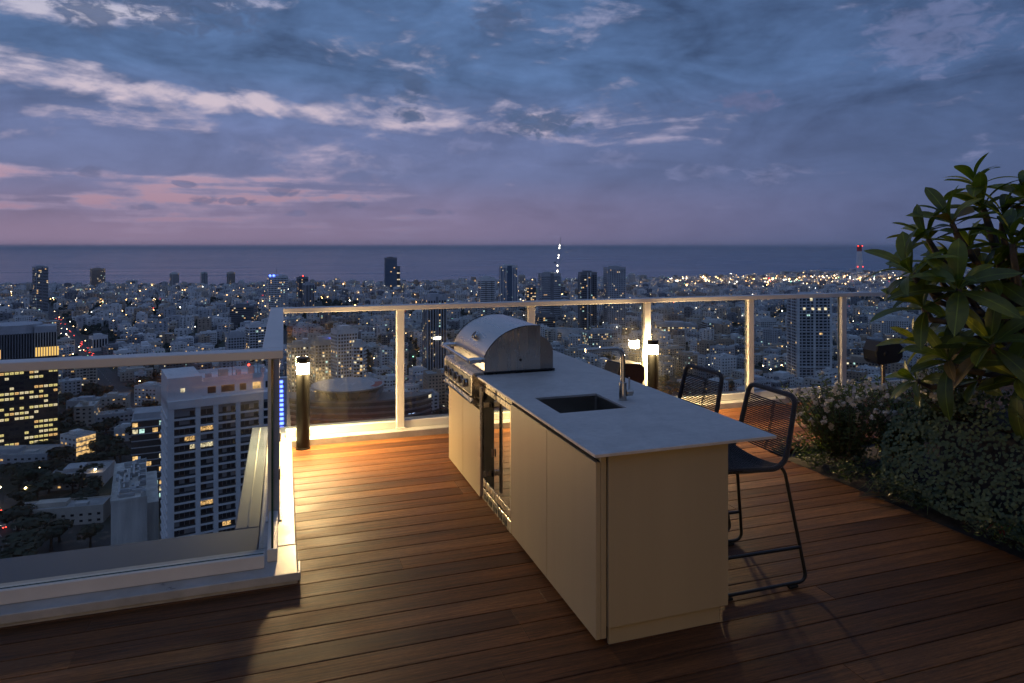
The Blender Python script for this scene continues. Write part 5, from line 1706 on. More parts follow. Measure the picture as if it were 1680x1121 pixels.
# the avenue: from picture (138,578) to (98,535) and on towards the sea
av0 = Vector((*along(px_u(150, 880), 880), G)); av1 = Vector((*along(px_u(62, 1900), 1900), G))
av_d = (av1 - av0).normalized(); av_n = Vector((av_d.y, -av_d.x, 0))
M_asph = mat('asphalt', (0.050, 0.048, 0.048), 0.7, noise_amt=0.15, noise_scale=0.2)
M_mark = mat('road_paint', (0.6, 0.6, 0.58), 0.7)
def road(a, b, wd_, name, z):
    d = (b - a).normalized(); n_ = Vector((d.y, -d.x, 0)) * wd_ / 2
    mb = MB(); mb.quad(*[(p.x, p.y, z) for p in (a + n_, b + n_, b - n_, a - n_)])
    r = tag(mb.build(name, M_asph), kind='structure')
    L = (b - a).length
    mb = MB()
    for i in range(int(L / 14)):
        p = a + d * (i * 14 + 3)
        n2 = n_ * 0.012
        mb.quad(*[(k_.x, k_.y, z + 0.04) for k_ in (p + n2, p + d * 5 + n2, p + d * 5 - n2, p - n2)])
    mb.build('lane_marking', M_mark, r)
    return r
road(av0 - av_d * 320, av1 + av_d * 350, 22, 'avenue', G + 0.06)
rl0 = Vector((*along(px_u(-60, 420), 420), G)); rl1 = Vector((*along(px_u(60, 300), 300), G))
road(rl0, rl1, 26, 'junction_road', G + 0.10)

car_cols = [mat('car_paint_white', (0.5, 0.5, 0.5), 0.3, coat=0.5), mat('car_paint_dark', (0.03, 0.03, 0.035), 0.3, coat=0.5), mat('car_paint_silver', (0.3, 0.3, 0.32), 0.3, coat=0.5)]
CN = ['white', 'black', 'silver']
M_head = mat('headlight', (0.5, 0.5, 0.5), 0.4, emit=(1.0, 0.9, 0.7), estr=14.0, sample_light=False)
M_tail = mat('tail_light', (0.3, 0.02, 0.02), 0.4, emit=(1.0, 0.06, 0.03), estr=9.0, sample_light=False)
def make_car(ci):
    t = thing('car', 'car', 'car')
    mb = MB()
    prof = [(-2.2, 0.35), (-2.2, 0.85), (-1.9, 0.95), (-1.3, 1.0), (-0.75, 1.45), (0.75, 1.48), (1.45, 1.0), (2.1, 0.85), (2.2, 0.7), (2.2, 0.35)]
    mb.prism(prof[::-1], -0.88, 0.88)
    body = mb.build('body', car_cols[ci], t)
    mb = MB(); mb.prism([(-1.2, 1.02), (-0.72, 1.40), (0.70, 1.42), (1.30, 1.02)][::-1], -0.893, 0.893); mb.build('glazing', C_win, t)
    for x_ in (-1.35, 1.35):
        for s in (-1, 1):
            mb = MB(); mb.lathe([(0, -0.1), (0.32, -0.1), (0.34, 0), (0.32, 0.1), (0, 0.1)], c=(x_, s * 0.80, 0.34), seg=12, axis='y'); mb.build('wheel', M_rubber, t)
    for s in (-0.6, 0.6):
        mb = MB(); mb.box(2.18, 2.28, s - 0.28, s + 0.28, 0.6, 0.85); mb.build('headlight', M_head, t)
        mb = MB(); mb.box(-2.28, -2.18, s - 0.30, s + 0.30, 0.62, 0.92); mb.build('tail_light', M_tail, t)
    return t
protos = [make_car(i) for i in range(3)]
used = [False] * 3
def put_car(p, d, ci, label, group, sc=1.0):
    if used[ci]: c_ = copy_tree(protos[ci])
    else: c_ = protos[ci]; used[ci] = True
    c_.location = (p.x, p.y, G + 0.12); c_.rotation_euler = (0, 0, math.atan2(d.y, d.x))
    c_['label'] = label; c_['group'] = group
cr = random.Random(3)
rd = (rl1 - rl0).normalized(); rn = Vector((rd.y, -rd.x, 0))
for i in range(8):
    s = -1 if i % 2 else 1
    p = rl0 + rd * (18 + i * 15) + rn * s * (3.2 + 3.4 * (i % 3 == 0))
    ci = (i * 2 + i // 3) % 3
    put_car(p, rd * s, ci, f'{CN[ci]} car on the road at the lower left picture edge, {"heading away" if s < 0 else "coming closer"}', 'cars on the junction road')
for i in range(46):
    s = -1 if cr.random() < 0.5 else 1
    p = av0 + av_d * (-60 + i * 16 + cr.uniform(-3, 3)) + av_n * (s * cr.choice((2.6, 5.8, 8.6)))
    ci = cr.randrange(3)
    put_car(p, av_d * (1 if s > 0 else -1), ci, f'{CN[ci]} car {"driving seaward with red tail lights" if s > 0 else "with white headlights coming towards us"} in the avenue traffic', 'traffic on the lit avenue')

lamp_me = None
def street_lamp(p, label, grp):
    t = thing('street_lamp', label, 'street lamp', (p.x, p.y, G), cr.uniform(0, 6), grp)
    global lamp_me
    if lamp_me is None:
        b = MB(); b.tube([(0, 0, 0), (0, 0, 9.0), (0.3, 0, 9.6), (1.6, 0, 9.9)], 0.14, 6); o1 = b.build('pole', M_pole, t)
        b = MB(); b.lathe([(0, -0.45), (0.5, -0.30), (0.55, 0.0), (0.3, 0.2), (0, 0.22)], c=(1.8, 0, 9.75), seg=8); o2 = b.build('lamp_head', M_street, t)
        lamp_me = (o1.data, o2.data)
    else:
        mesh_obj('pole', lamp_me[0], t); mesh_obj('lamp_head', lamp_me[1], t)
def near_land(px, t):
    best = min(LAND, key=lambda L: abs(L[1] - px) / 60 + abs(math.log(L[2] / t)) * 4)
    dx_ = px - best[1]; dt_ = t / best[2]
    if abs(dx_) < 22: rel = 'in front of' if dt_ < 1 else 'beyond'
    elif dx_ < 0: rel = 'left of'
    else: rel = 'right of'
    if abs(dx_) >= 22 and dt_ < 0.8: rel = 'below-' + rel
    elif abs(dx_) >= 22 and dt_ > 1.25: rel = 'beyond-' + rel
    return f'{rel} the {best[0]}'
for (px, py) in ((250, 534), (140, 541), (152, 772), (230, 626), (100, 780), (40, 800), (5, 800), (20, 842), (60, 770), (196, 782), (238, 748), (1273, 611), (1262, 606), (1283, 600), (1290, 615), (1300, 610), (1420, 586), (1250, 600),
                 (905, 556), (925, 560), (985, 570), (1060, 575), (1120, 600), (810, 560), (830, 530), (750, 480), (690, 548), (612, 588), (1110, 532), (1165, 560), (1410, 510), (1445, 590), (120, 560), (110, 548), (128, 569), (108, 540)):
    t = (148.0 - 9.5) * 1120 / (py - 404.5)
    street_lamp(Vector((*along(px_u(px, t), t), 0)), f'lit street lamp {near_land(px, t)}', 'street lamps in the city')

# ---------------------------------------------------------------- trees
def crown_mesh(seed, rx, rz, n, leaf, cyp=False):
    r = random.Random(seed)
    mb = MB()
    lobes = [(Vector((r.uniform(-.5, .5) * rx, r.uniform(-.5, .5) * rx, r.uniform(-.3, .4) * rz)), r.uniform(.45, .7)) for _ in range(7)]
    if cyp: lobes = [(Vector((r.uniform(-.15, .15) * rx, r.uniform(-.15, .15) * rx, (-.8 + 1.6 * i / 6) * rz)), .75 - .55 * i / 6) for i in range(7)]
    for i in range(n):
        c, s = r.choice(lobes)
        v = Vector((r.gauss(0, 1), r.gauss(0, 1), r.gauss(0, 1))).normalized()
        f = r.uniform(0.75, 1.02)
        p = c + Vector((v.x * rx * s, v.y * rx * s, v.z * rz * s * (0.35 if cyp else 1))) * f
        nrm = (v + Vector((r.uniform(-.6, .6), r.uniform(-.6, .6), r.uniform(-.3, .7)))).normalized()
        a = nrm.orthogonal().normalized() * leaf * r.uniform(.6, 1.3)
        b_ = nrm.cross(a).normalized() * leaf * r.uniform(.5, 1.1)
        mb.add([p - a, p - b_, p + a, p + b_], [(0, 1, 2, 3)])
    return mb
crowns = []
for s in range(5):
    o = crown_mesh(s, 1.0, 0.80, 230, 0.23).build('crown', M_crown)
    crowns.append(o.data); bpy.data.objects.remove(o)
o = crown_mesh(9, 1.0, 3.2, 260, 0.22, True).build('crown', M_crown); cyp_me = o.data; bpy.data.objects.remove(o)
b = MB(); b.tube([(0, 0, 0), (0.05, 0.02, 0.5), (0.0, 0.05, 1.0)], 0.06, 6, radii=[0.09, 0.06, 0.04]); b.tube([(0.04, 0.02, 0.55), (0.3, 0.1, 0.95)], 0.03, 5, radii=[0.045, 0.02]); b.tube([(0.03, 0.02, 0.5), (-0.25, -0.15, 0.95)], 0.03, 5, radii=[0.045, 0.02])
o = b.build('trunk', M_trunk); trunk_me = o.data; bpy.data.objects.remove(o)
tree_labels = {}
pr = random.Random(44)
def tree(x, y, rx, h, label, kind='tree', cyp=False):
    t = thing(kind, label, 'tree', (x, y, G), cr.uniform(0, 6.28), 'trees standing in the city')
    mesh_obj('trunk', trunk_me, t, (0, 0, 0), (0, 0, 0), (h * 0.8, h * 0.8, h * 0.62))
    mesh_obj('crown', cyp_me if cyp else cr.choice(crowns), t, (0, 0, h * (0.55 if cyp else 0.66)), (0, 0, 0), (rx, rx, h * 0.45 / 3.2 if cyp else h * 0.40))
tree(*along(px_u(133, 400), 400), 2.6, 21, 'tall dark cypress standing before the long low hall', 'cypress_tree', True)
for px, py, rx, h in ((30, 845, 9, 13), (35, 905, 9, 12), (95, 745, 9, 14), (70, 715, 8, 14), (110, 735, 7, 12), (80, 790, 9, 12), (60, 800, 8, 12), (20, 770, 8, 11), (150, 790, 6, 9), (90, 765, 9, 14), (130, 690, 8, 13), (165, 680, 8, 12),
                      (150, 720, 8, 12), (185, 725, 7, 11), (222, 700, 7, 11), (235, 690, 7, 11), (175, 700, 7, 12), (120, 655, 8, 12), (140, 640, 8, 12), (165, 640, 7, 12), (150, 665, 8, 13), (205, 680, 8, 12), (245, 665, 7, 12), (115, 680, 8, 13), (60, 770, 8, 12)) + tuple((pr.uniform(64, 262), pr.uniform(632, 742), pr.uniform(6, 9), pr.uniform(10, 15)) for _ in range(46)) + tuple((pr.uniform(0, 150), pr.uniform(745, 905), pr.uniform(6, 9), pr.uniform(9, 13)) for _ in range(18)):
    t = (148.0 - h * 0.6) * 1120 / (py - 404.5)
    sz = 'broad' if rx >= 8 else 'smaller'
    tree(*along(px_u(px, t), t), rx, h, f'{sz} dark round-crowned tree {near_land(px, t)}')

# ---------------------------------------------------------------- the low-rise fabric: grid of blocks with street trees
mass_b, mass_t, lights = MB(), MB(), MB()
cand, tcand, lcand = [], [], []
gr_ = random.Random(77)
def blocked(x, y, rr):
    for hx_, hy_, hr in HERO_FOOT:
        if (x - hx_) ** 2 + (y - hy_) ** 2 < (hr + rr) ** 2: return True
    for a, b_, hw in ((av0 - av_d * 330, av1 + av_d * 350, 13), (rl0, rl1, 15)):
        d = b_ - a; L2 = d.x * d.x + d.y * d.y
        s = max(0, min(1, ((x - a.x) * d.x + (y - a.y) * d.y) / L2))
        qx, qy = a.x + d.x * s, a.y + d.y * s
        if (x - qx) ** 2 + (y - qy) ** 2 < (hw + rr) ** 2: return True
    return False
def view_of(x, y):
    t = x * FV.x + y * FV.y; u = x * RV.x + y * RV.y
    return t, u, (840 + 1120 * u / t if t > 1 else 1e9)
ga = math.atan2(AX.y, AX.x) - math.pi / 2
QS, PS = 62.0, 24.0
for iq in range(-70, 72):
    for ip in range(8, 180):
        for sd in (0, 1):
            q0 = iq * QS + (14.5 if sd == 0 else 38.5)
            p0 = ip * PS + (8 if (ip // 5) % 1 else 0)
            street = ((ip + (iq // 3) * 2) % 6 == 0)
            wa = noise.noise(Vector((p0 * 0.0021, q0 * 0.0021, 9.0))) * 95; wb = noise.noise(Vector((p0 * 0.0024, q0 * 0.0024, 19.0))) * 110
            rot_ = noise.noise(Vector((p0 * 0.0016, q0 * 0.0016, 29.0))) * 70
            x, y, _ = gp(p0 + wa + gr_.uniform(-5, 5), q0 + wb + gr_.uniform(-5, 5))
            t, u, px = view_of(x, y)
            if t < 300 or px < -110 or px > 1790: continue
            if t < 545 and px > 455: continue
            if t > coast_t(u) - 25: continue
            nz = noise.noise(Vector((x * 0.0045, y * 0.0045, 3.1)))
            park = nz > 0.36 or (t < 520 and px < 440 and nz > -0.15)
            if street or park or gr_.random() < 0.07:
                k_ = 3 if park else (1 if street else 2)
                for _ in range(k_):
                    xx, yy = x + gr_.uniform(-9, 9), y + gr_.uniform(-9, 9)
                    if not blocked(xx, yy, 2): tcand.append((xx, yy, gr_.uniform(3.2, 6.0), gr_.uniform(7, 13)))
                if gr_.random() < 0.25: lcand.append((x, y, gr_.uniform(3, 9)))
                continue
            # street trees beside the building
            if gr_.random() < 0.92:
                xx, yy, _ = gp(p0 + wa + 12 + gr_.uniform(-2, 2), q0 + wb + (-13 if sd == 0 else 13) + gr_.uniform(-2, 2))
                if not blocked(xx, yy, 2): tcand.append((xx, yy, gr_.uniform(2.4, 5.0), gr_.uniform(6, 11)))
            if gr_.random() < 0.30:
                xx, yy, _ = gp(p0 + wa + gr_.uniform(-8, 8), q0 + wb + (-15 if sd == 0 else 15)); lcand.append((xx, yy, gr_.uniform(4, 10)))
            w, d = gr_.uniform(11, 21), gr_.uniform(12, 22)
            if gr_.random() < 0.07: w, d = gr_.uniform(22, 34), gr_.uniform(11, 15)
            if blocked(x, y, 9): continue
            st = gr_.choice((3, 3, 3, 4, 4, 4, 5, 5, 6, 7))
            if gr_.random() < 0.05: st = gr_.choice((8, 9, 9))
            if t > 1900: st = min(st + 1, 9)
            tone = gr_.choices(range(5), (42, 22, 20, 7, 9))[0]
            bd = dict(x=x, y=y, t=t, px=px, w=w, d=d, st=st, tone=tone, seed=gr_.randrange(1 << 30), lit=gr_.choice((0.0, 0.03, 0.06, 0.10, 0.16)), huts=gr_.choice((1, 1, 2)),
                      tanks=gr_.randrange(0, 7), panels=gr_.choice((0, 0, 2, 4)), setback=gr_.random() < 0.25, a=ga + R_(gr_.choice((0, 0, 0, 90)) + gr_.uniform(-9, 9) + rot_))
            cand.append(bd)
# the 300 that show largest become things of their own
cand.sort(key=lambda b_: -(b_['w'] * (b_['st'] * 3.1 + 7)) / b_['t'] ** 2)
NUM = {3: 'three', 4: 'four', 5: 'five', 6: 'six', 7: 'seven', 8: 'eight', 9: 'nine'}
seen_lab = set()
for i, bd in enumerate(cand):
    if i < 300:
        z0 = G
        for tries in range(40):
            roof = ('one roof hut' if bd['huts'] == 1 else 'two roof huts') + (' and panels' if bd['panels'] else (' and tanks' if bd['tanks'] > 3 else ''))
            lab = f"{TONES[bd['tone']]} {NUM[bd['st']]}-storey block with {roof} {near_land(bd['px'], bd['t'])}"
            if lab not in seen_lab and len(lab.split()) <= 16: break
            if tries % 4 == 0: bd['tone'] = gr_.randrange(5)
            elif tries % 4 == 1: bd['st'] = gr_.choice((3, 4, 5, 6, 7))
            elif tries % 4 == 2: bd['huts'] = 3 - bd['huts']
            else: bd['panels'] = 0 if bd['panels'] else 3
        seen_lab.add(lab)
        root = thing('apartment_house', lab, 'building', (bd['x'], bd['y'], z0), bd['a'], 'low-rise houses nearest the terrace')
        A, B, C_ = MB(), MB(), MB()
        # facades are chosen by where the camera stands, so use a world frame and bring it back
        wx = Xf(bd['x'], bd['y'], bd['a'])
        class Loc(Xf):
            def sees_camera(self, c, n): return wx.sees_camera(c, n)
        low_block(bd, A, B, C_, Loc(0, 0, 0), 0, True)
        A.build('wall', CITY, root)
        tag(B.build('windows', CITY, root), kind='stuff')
        if C_.f: C_.build('roof_fittings', CITY, root)
    else:
        low_block(bd, mass_b, mass_b, mass_b, Xf(bd['x'], bd['y'], bd['a']), 0, bd['t'] < 1000)
tag(mass_b.build('distant_houses', CITY, loc=(0, 0, G)), 'dense far-off mass of pale low-rise houses reaching to the shore', 'houses', kind='stuff')

# trees: the largest in view are things, the rest a mass
tcand.sort(key=lambda c: -c[2] / view_of(c[0], c[1])[0])
for i, (x, y, rx, h) in enumerate(tcand):
    t, u, px = view_of(x, y)
    if i < 230:
        sz = 'tall' if h > 10.5 else ('spreading' if rx > 4.6 else 'small')
        tree(x, y, rx * 1.15, h, f'{sz} dark leafy city tree {near_land(px, t)}')
    else:
        rr = random.Random(i)
        n = 46 if t < 1200 else 22
        lf = 1.5 if t < 1200 else 2.2
        for _ in range(n):
            v = Vector((rr.gauss(0, 1), rr.gauss(0, 1), rr.gauss(0, 0.8))).normalized()
            p = Vector((x, y, h * 0.62)) + Vector((v.x * rx, v.y * rx, v.z * h * 0.36)) * rr.uniform(0.7, 1.0)
            a = v.orthogonal().normalized() * lf * rr.uniform(.7, 1.2)
            b_ = v.cross(a).normalized() * lf * rr.uniform(.7, 1.2)
            mass_t.add([p - a, p - b_, p + a, p + b_], [(0, 1, 2, 3)])
tag(mass_t.build('distant_trees', M_crown, loc=(0, 0, G)), 'dark street trees and gardens filling gaps between far houses', 'trees', kind='stuff')

# scattered points of light: lamps and lit shopfronts too far to tell apart
def glint(x, y, z, s, mi):
    vs = [(x - s, y, z), (x, y - s, z), (x + s, y, z), (x, y + s, z), (x, y, z + s), (x, y, z - s)]
    lights.add(vs, [(0, 1, 4), (1, 2, 4), (2, 3, 4), (3, 0, 4), (1, 0, 5), (2, 1, 5), (3, 2, 5), (0, 3, 5)], mi)
lr = random.Random(15)
for x, y, z in lcand:
    t, u, px = view_of(x, y)
    if lr.random() < (0.40 if t < 1200 else 0.30): continue
    s = t * 0.00060 * lr.choice((0.5, 0.6, 0.8, 1.0, 1.0, 1.7))
    glint(x, y, z + 1, s, lr.choices((0, 1, 2, 3), (62, 28, 6, 4))[0])
# harbour and port road lights towards the chimney
for i in range(560):
    px = lr.uniform(1095, 1480); py = lr.gauss(468 - (px - 1095) * 0.012, 4.5)
    if py < 458: continue
    t = 146 * 1120 / (py - 404.5)
    x, y = along(px_u(px, t), t)
    glint(x, y, lr.uniform(9, 24), t * 0.0008 * lr.choice((0.5, 0.8, 1.0, 1.6)), lr.choices((0, 1, 2, 3), (68, 24, 6, 2))[0])
for bd in cand[300:]:
    t = bd['t']
    if lr.random() < 0.55: continue
    dlt = math.hypot(bd['x'], bd['y']); k_ = bd['w'] * 0.62
    jx, jy = lr.uniform(-6, 6), lr.uniform(-6, 6)
    glint(bd['x'] - bd['x'] / dlt * k_ + jx, bd['y'] - bd['y'] / dlt * k_ + jy, lr.uniform(3, bd['st'] * 3.1 + 1.5), t * 0.00042 * lr.choice((0.5, 0.7, 1.0, 1.3)), lr.choices((0, 1, 2, 3), (66, 28, 4, 2))[0])
tag(lights.build('distant_lights', [L_warm, L_white, L_green, L_red], loc=(0, 0, G)), 'countless warm street and window lights scattered over the far city', 'lights', kind='stuff')

# where several things ended up with one label, tell them apart by their order across the view
ORD = ['leftmost', 'second from left', 'third from left', 'fourth from left', 'fifth from left', 'sixth from left', 'seventh from left', 'eighth from left', 'ninth from left', 'tenth from left',
       'eleventh from left', 'twelfth from left', 'thirteenth from left', 'fourteenth from left', 'fifteenth from left', 'sixteenth from left', 'seventeenth from left', 'eighteenth from left', 'nineteenth from left', 'twentieth from left'] + [f'{k_}th from left' for k_ in range(24, 40)]
by_label = {}
for o in bpy.data.objects:
    if o.parent is None and o.get('category') in ('tree', 'car', 'street lamp', 'building') and o.get('label'):
        by_label.setdefault(o['label'], []).append(o)
for lab, os_ in by_label.items():
    if len(os_) < 2: continue
    os_.sort(key=lambda o: view_of(o.location.x, o.location.y)[2])
    for k_, o in enumerate(os_):
        if k_ < len(ORD): o['label'] = f'{lab}, {ORD[k_]}'
# ================================================================ PLANTING
def leaf_mat(name, base, rough=0.4, trans=0.35, rnd=0.3, vein=True):
    m = bpy.data.materials.new(name)
    m.use_nodes = True
    nt = m.node_tree
    b = nt.nodes['Principled BSDF']
    out = nt.nodes['Material Output']
    oi = nt.nodes.new('ShaderNodeObjectInfo')
    t = nt.nodes.new('ShaderNodeTexCoord')
    ob = X(nt, t.outputs['Object'])
    x, y, z = sep(nt, ob)
    r = X(nt, oi.outputs['Random'])
    n = noise_tex(nt, comb(nt, x * 14.0 + r * 20.0, y * 14.0, z * 14.0), 1.0, 4, 0.6)
    k = n.lin(0.3, 0.7, 0.78, 1.22) * r.lin(0, 1, 1 - rnd, 1 + rnd)
    col = mixc(nt, 1.0, base, comb(nt, k, k, k), 'MULTIPLY')
    if vein:
        mid = 1.0 - y.abs().ss(0.0015, 0.004)
        col = mixc(nt, mid * 0.6, col, tuple(min(1, c * 2.4) for c in base))
    nt.links.new(col.s, b.inputs['Base Color'])
    b.inputs['Roughness'].default_value = rough
    tl = nt.nodes.new('ShaderNodeBsdfTranslucent')
    nt.links.new(mixc(nt, 1.0, col, (1.5, 1.6, 0.6), 'MULTIPLY').s, tl.inputs[0])
    mx = nt.nodes.new('ShaderNodeMixShader')
    mx.inputs[0].default_value = trans
    nt.links.new(b.outputs[0], mx.inputs[1]); nt.links.new(tl.outputs[0], mx.inputs[2])
    nt.links.new(mx.outputs[0], out.inputs[0])
    return m
M_plum = leaf_mat('plumeria_leaf', (0.080, 0.112, 0.018), 0.42)
M_plumy = leaf_mat('plumeria_leaf_young', (0.21, 0.22, 0.030), 0.38)
M_plumo = leaf_mat('plumeria_leaf_old', (0.16, 0.10, 0.025), 0.5)
M_shrub = leaf_mat('shrub_leaf', (0.080, 0.12, 0.034), 0.5, vein=False)
M_fern = leaf_mat('ground_leaf', (0.040, 0.062, 0.016), 0.5, vein=False)
M_dich = leaf_mat('silver_leaf', (0.105, 0.145, 0.082), 1.0, trans=0.10, vein=False)
M_flower = mat('white_petal', (0.60, 0.57, 0.50), 0.6, noise_amt=0.15, noise_scale=60)
M_strap = leaf_mat('strap_leaf', (0.075, 0.095, 0.030), 0.45)
M_red = leaf_mat('red_leaf', (0.16, 0.035, 0.016), 0.45)
M_bark = mat('plumeria_bark', (0.085, 0.070, 0.058), 0.85, noise_amt=0.3, noise_scale=14, bump=0.4, bump_scale=30)
M_stem = mat('shrub_stem', (0.07, 0.05, 0.03), 0.8)
M_soil = mat('soil', (0.028, 0.022, 0.017), 0.95, noise_amt=0.4, noise_scale=20, bump=0.6, bump_scale=30)
M_planter = mat('planter_wall', (0.05, 0.05, 0.048), 0.8, noise_amt=0.2, noise_scale=5)

# bed at deck level: a rough mound of soil
mb = MB()
NX, NY = 26, 44
BX0, BX1, BY0, BY1 = BED_X + 0.02, 9.4, -1.7, BED_Y
for j in range(NY):
    for i in range(NX):
        fx, fy = i / (NX - 1), j / (NY - 1)
        x, y = BX0 + (BX1 - BX0) * fx, BY0 + (BY1 - BY0) * fy
        edge = min(1, fx * 10) * min(1, (1 - fy) * 12)
        mb.v.append((x, y, -0.04 + 0.10 * edge + 0.03 * noise.noise(Vector((x * 3, y * 3, 0)))))
for j in range(NY - 1):
    for i in range(NX - 1):
        a = j * NX + i
        mb.f.append((a, a + 1, a + NX + 1, a + NX)); mb.m.append(0)
tag(mb.build('planting_bed', M_soil, smooth=True), kind='structure')
# raised planter behind the silver creeper
pl = thing('raised_planter', 'dark raised planter hidden under silver creeper at the deck edge', 'planter', (4.5, 2.0, 0))
part = MB(); part.bevbox(0.05, 4.6, -3.2, 1.75, 0.0, 0.60, 0.01); part.build('box', M_planter, pl)
part = MB(); part.bevbox(0.09, 4.55, -3.15, 1.70, 0.602, 0.635, 0.01); part.build('soil_top', M_soil, pl)


def leaf_blade(L, W, droop, fold, seg=9, tip=1.0):
    """elliptic leaf along +x with a folded midrib, bending down"""
    mb = MB()
    rows = []
    for i in range(seg + 1):
        s = i / seg
        w = W * 0.5 * (math.sin(math.pi * min(1, s ** 1.45)) ** 0.62 if 0 < s < 1 else 0.0) + (0.004 if i == 0 else 0)
        if i == 0: w = 0.006
        x = L * (s - 0.10 * droop * s * s)
        z = -droop * L * s * s * 0.45 + 0.06 * L * math.sin(math.pi * s)
        if i == seg: rows.append([(x, 0, z)])
        else: rows.append([(x, -w, z + fold * w), (x, 0, z), (x, w, z + fold * w)])
    vs, idx = [], []
    for r_ in rows:
        idx.append(list(range(len(vs), len(vs) + len(r_)))); vs += r_
    fs = []
    for a, b in zip(idx[:-1], idx[1:]):
        if len(b) == 3: fs += [(a[0], a[1], b[1], b[0]), (a[1], a[2], b[2], b[1])]
        else: fs += [(a[0], a[1], b[0]), (a[1], a[2], b[0])]
    mb.add(vs, fs)
    return mb
leaf_meshes = []
for (L, W, dr, fo) in ((0.36, 0.110, 0.20, 0.30), (0.41, 0.106, 0.45, 0.22), (0.32, 0.11, 0.08, 0.40), (0.37, 0.10, 0.75, 0.18)):
    for m_ in (M_plum, M_plumy, M_plumo):
        o = leaf_blade(L, W, dr, fo).build('leaf', m_, smooth=True); leaf_meshes.append(o.data); bpy.data.objects.remove(o)

def view_pt(px, py, t):
    x, y = along(px_u(px, t), t)
    return Vector((x, y, z_at(py, t)))

plr = random.Random(31)
pb_ = Vector((5.02, 3.30, 0.70))
pt = thing('plumeria_tree', 'large plumeria with long glossy leaves overhanging the planter', 'tree', pb_)
ros = [(1612, 338, 4.75, 1.0), (1560, 362, 4.6, 0.95), (1645, 350, 4.6, 1.0), (1690, 330, 4.5, 1.0), (1572, 470, 4.25, 1.15), (1625, 562, 4.15, 1.1), (1500, 622, 4.9, 0.7), (1522, 470, 4.7, 0.95),
       (1662, 452, 4.75, 1.05), (1700, 405, 4.5, 1.0), (1668, 618, 4.35, 0.95), (1715, 520, 4.2, 1.1), (1590, 405, 5.0, 1.0), (1640, 410, 5.1, 1.0), (1640, 505, 5.0, 1.0), (1565, 535, 4.85, 0.95), (1690, 480, 5.2, 1.0),
       (1740, 440, 4.9, 1.1), (1760, 350, 4.8, 1.0), (1600, 620, 4.7, 0.9), (1560, 425, 4.95, 0.8), (1720, 600, 4.6, 1.0), (1494, 445, 4.45, 1.05), (1520, 388, 4.7, 1.0), (1512, 500, 4.5, 1.0), (1540, 440, 4.8, 1.0), (1512, 565, 4.7, 0.9), (1555, 590, 4.4, 1.0), (1600, 300, 4.9, 0.9), (1660, 395, 4.35, 1.05), (1620, 455, 4.6, 1.0)]
fork = [pb_ + Vector((0, 0.0, 0.0)), pb_ + Vector((-0.06, 0.05, 0.28)), pb_ + Vector((-0.02, 0.08, 0.55))]
b = MB(); b.tube([(0, 0, -0.01)] + [tuple(p - pb_) for p in fork[1:]], 0.05, 10, radii=[0.062, 0.052, 0.045]); b.build('trunk', M_bark, pt, smooth=True)
nleaf = 0
for (px, py, t, sc) in ros:
    c = view_pt(px, py, t)
    src = fork[1] if plr.random() < 0.4 else fork[2]
    if c.z < 1.0: src = fork[1]
    ax = (c - (pb_ + Vector((0, 0, 0.25)))).normalized() * 0.75 + Vector((0, 0, 0.5)) + Vector((plr.uniform(-.2, .2), plr.uniform(-.2, .2), 0))
    ax.normalize()
    mid = src.lerp(c, 0.55) + Vector((0, 0, -0.06))
    e = c - ax * 0.02
    b = MB(); b.tube([tuple(src - pb_), tuple(src.lerp(mid, 0.5) - pb_ + Vector((0, 0, -0.015))), tuple(mid - pb_), tuple(e - ax * 0.10 - pb_), tuple(e - pb_)], 0.02, 8, radii=[0.036, 0.028, 0.022, 0.020, 0.017])
    b.build('branch', M_bark, pt, smooth=True)
    n = plr.choice((10, 11, 11, 12))
    for i in range(n):
        f = i / (n - 1)
        az_ = i * 2.39996 + px
        spread = R_(26 + 72 * f + plr.uniform(-10, 10))
        o1 = ax.orthogonal().normalized(); o2 = ax.cross(o1)
        rad_ = o1 * math.cos(az_) + o2 * math.sin(az_)
        d = (ax * math.cos(spread) + rad_ * math.sin(spread)).normalized()
        side_ = d.cross(ax).normalized()
        nrm = side_.cross(d).normalized()
        if nrm.dot(ax) < 0: nrm = -nrm; side_ = -side_
        rot = Matrix((d, nrm.cross(d), nrm)).transposed()
        v = plr.randrange(4)
        mi = 0 if plr.random() < 0.80 else (1 if plr.random() < 0.85 else 2)
        s = sc * plr.uniform(0.78, 1.12) * (0.75 + 0.25 * f)
        base_p = c - ax * (0.05 * f) - pb_
        o = mesh_obj('leaf', leaf_meshes[v * 3 + mi], pt)
        o.matrix_local = Matrix.Translation(base_p) @ (rot.to_4x4() @ Matrix.Rotation(plr.uniform(-.35, .35), 4, 'X')) @ Matrix.Diagonal((s, s * plr.uniform(0.85, 1.1), s, 1))
        nleaf += 1

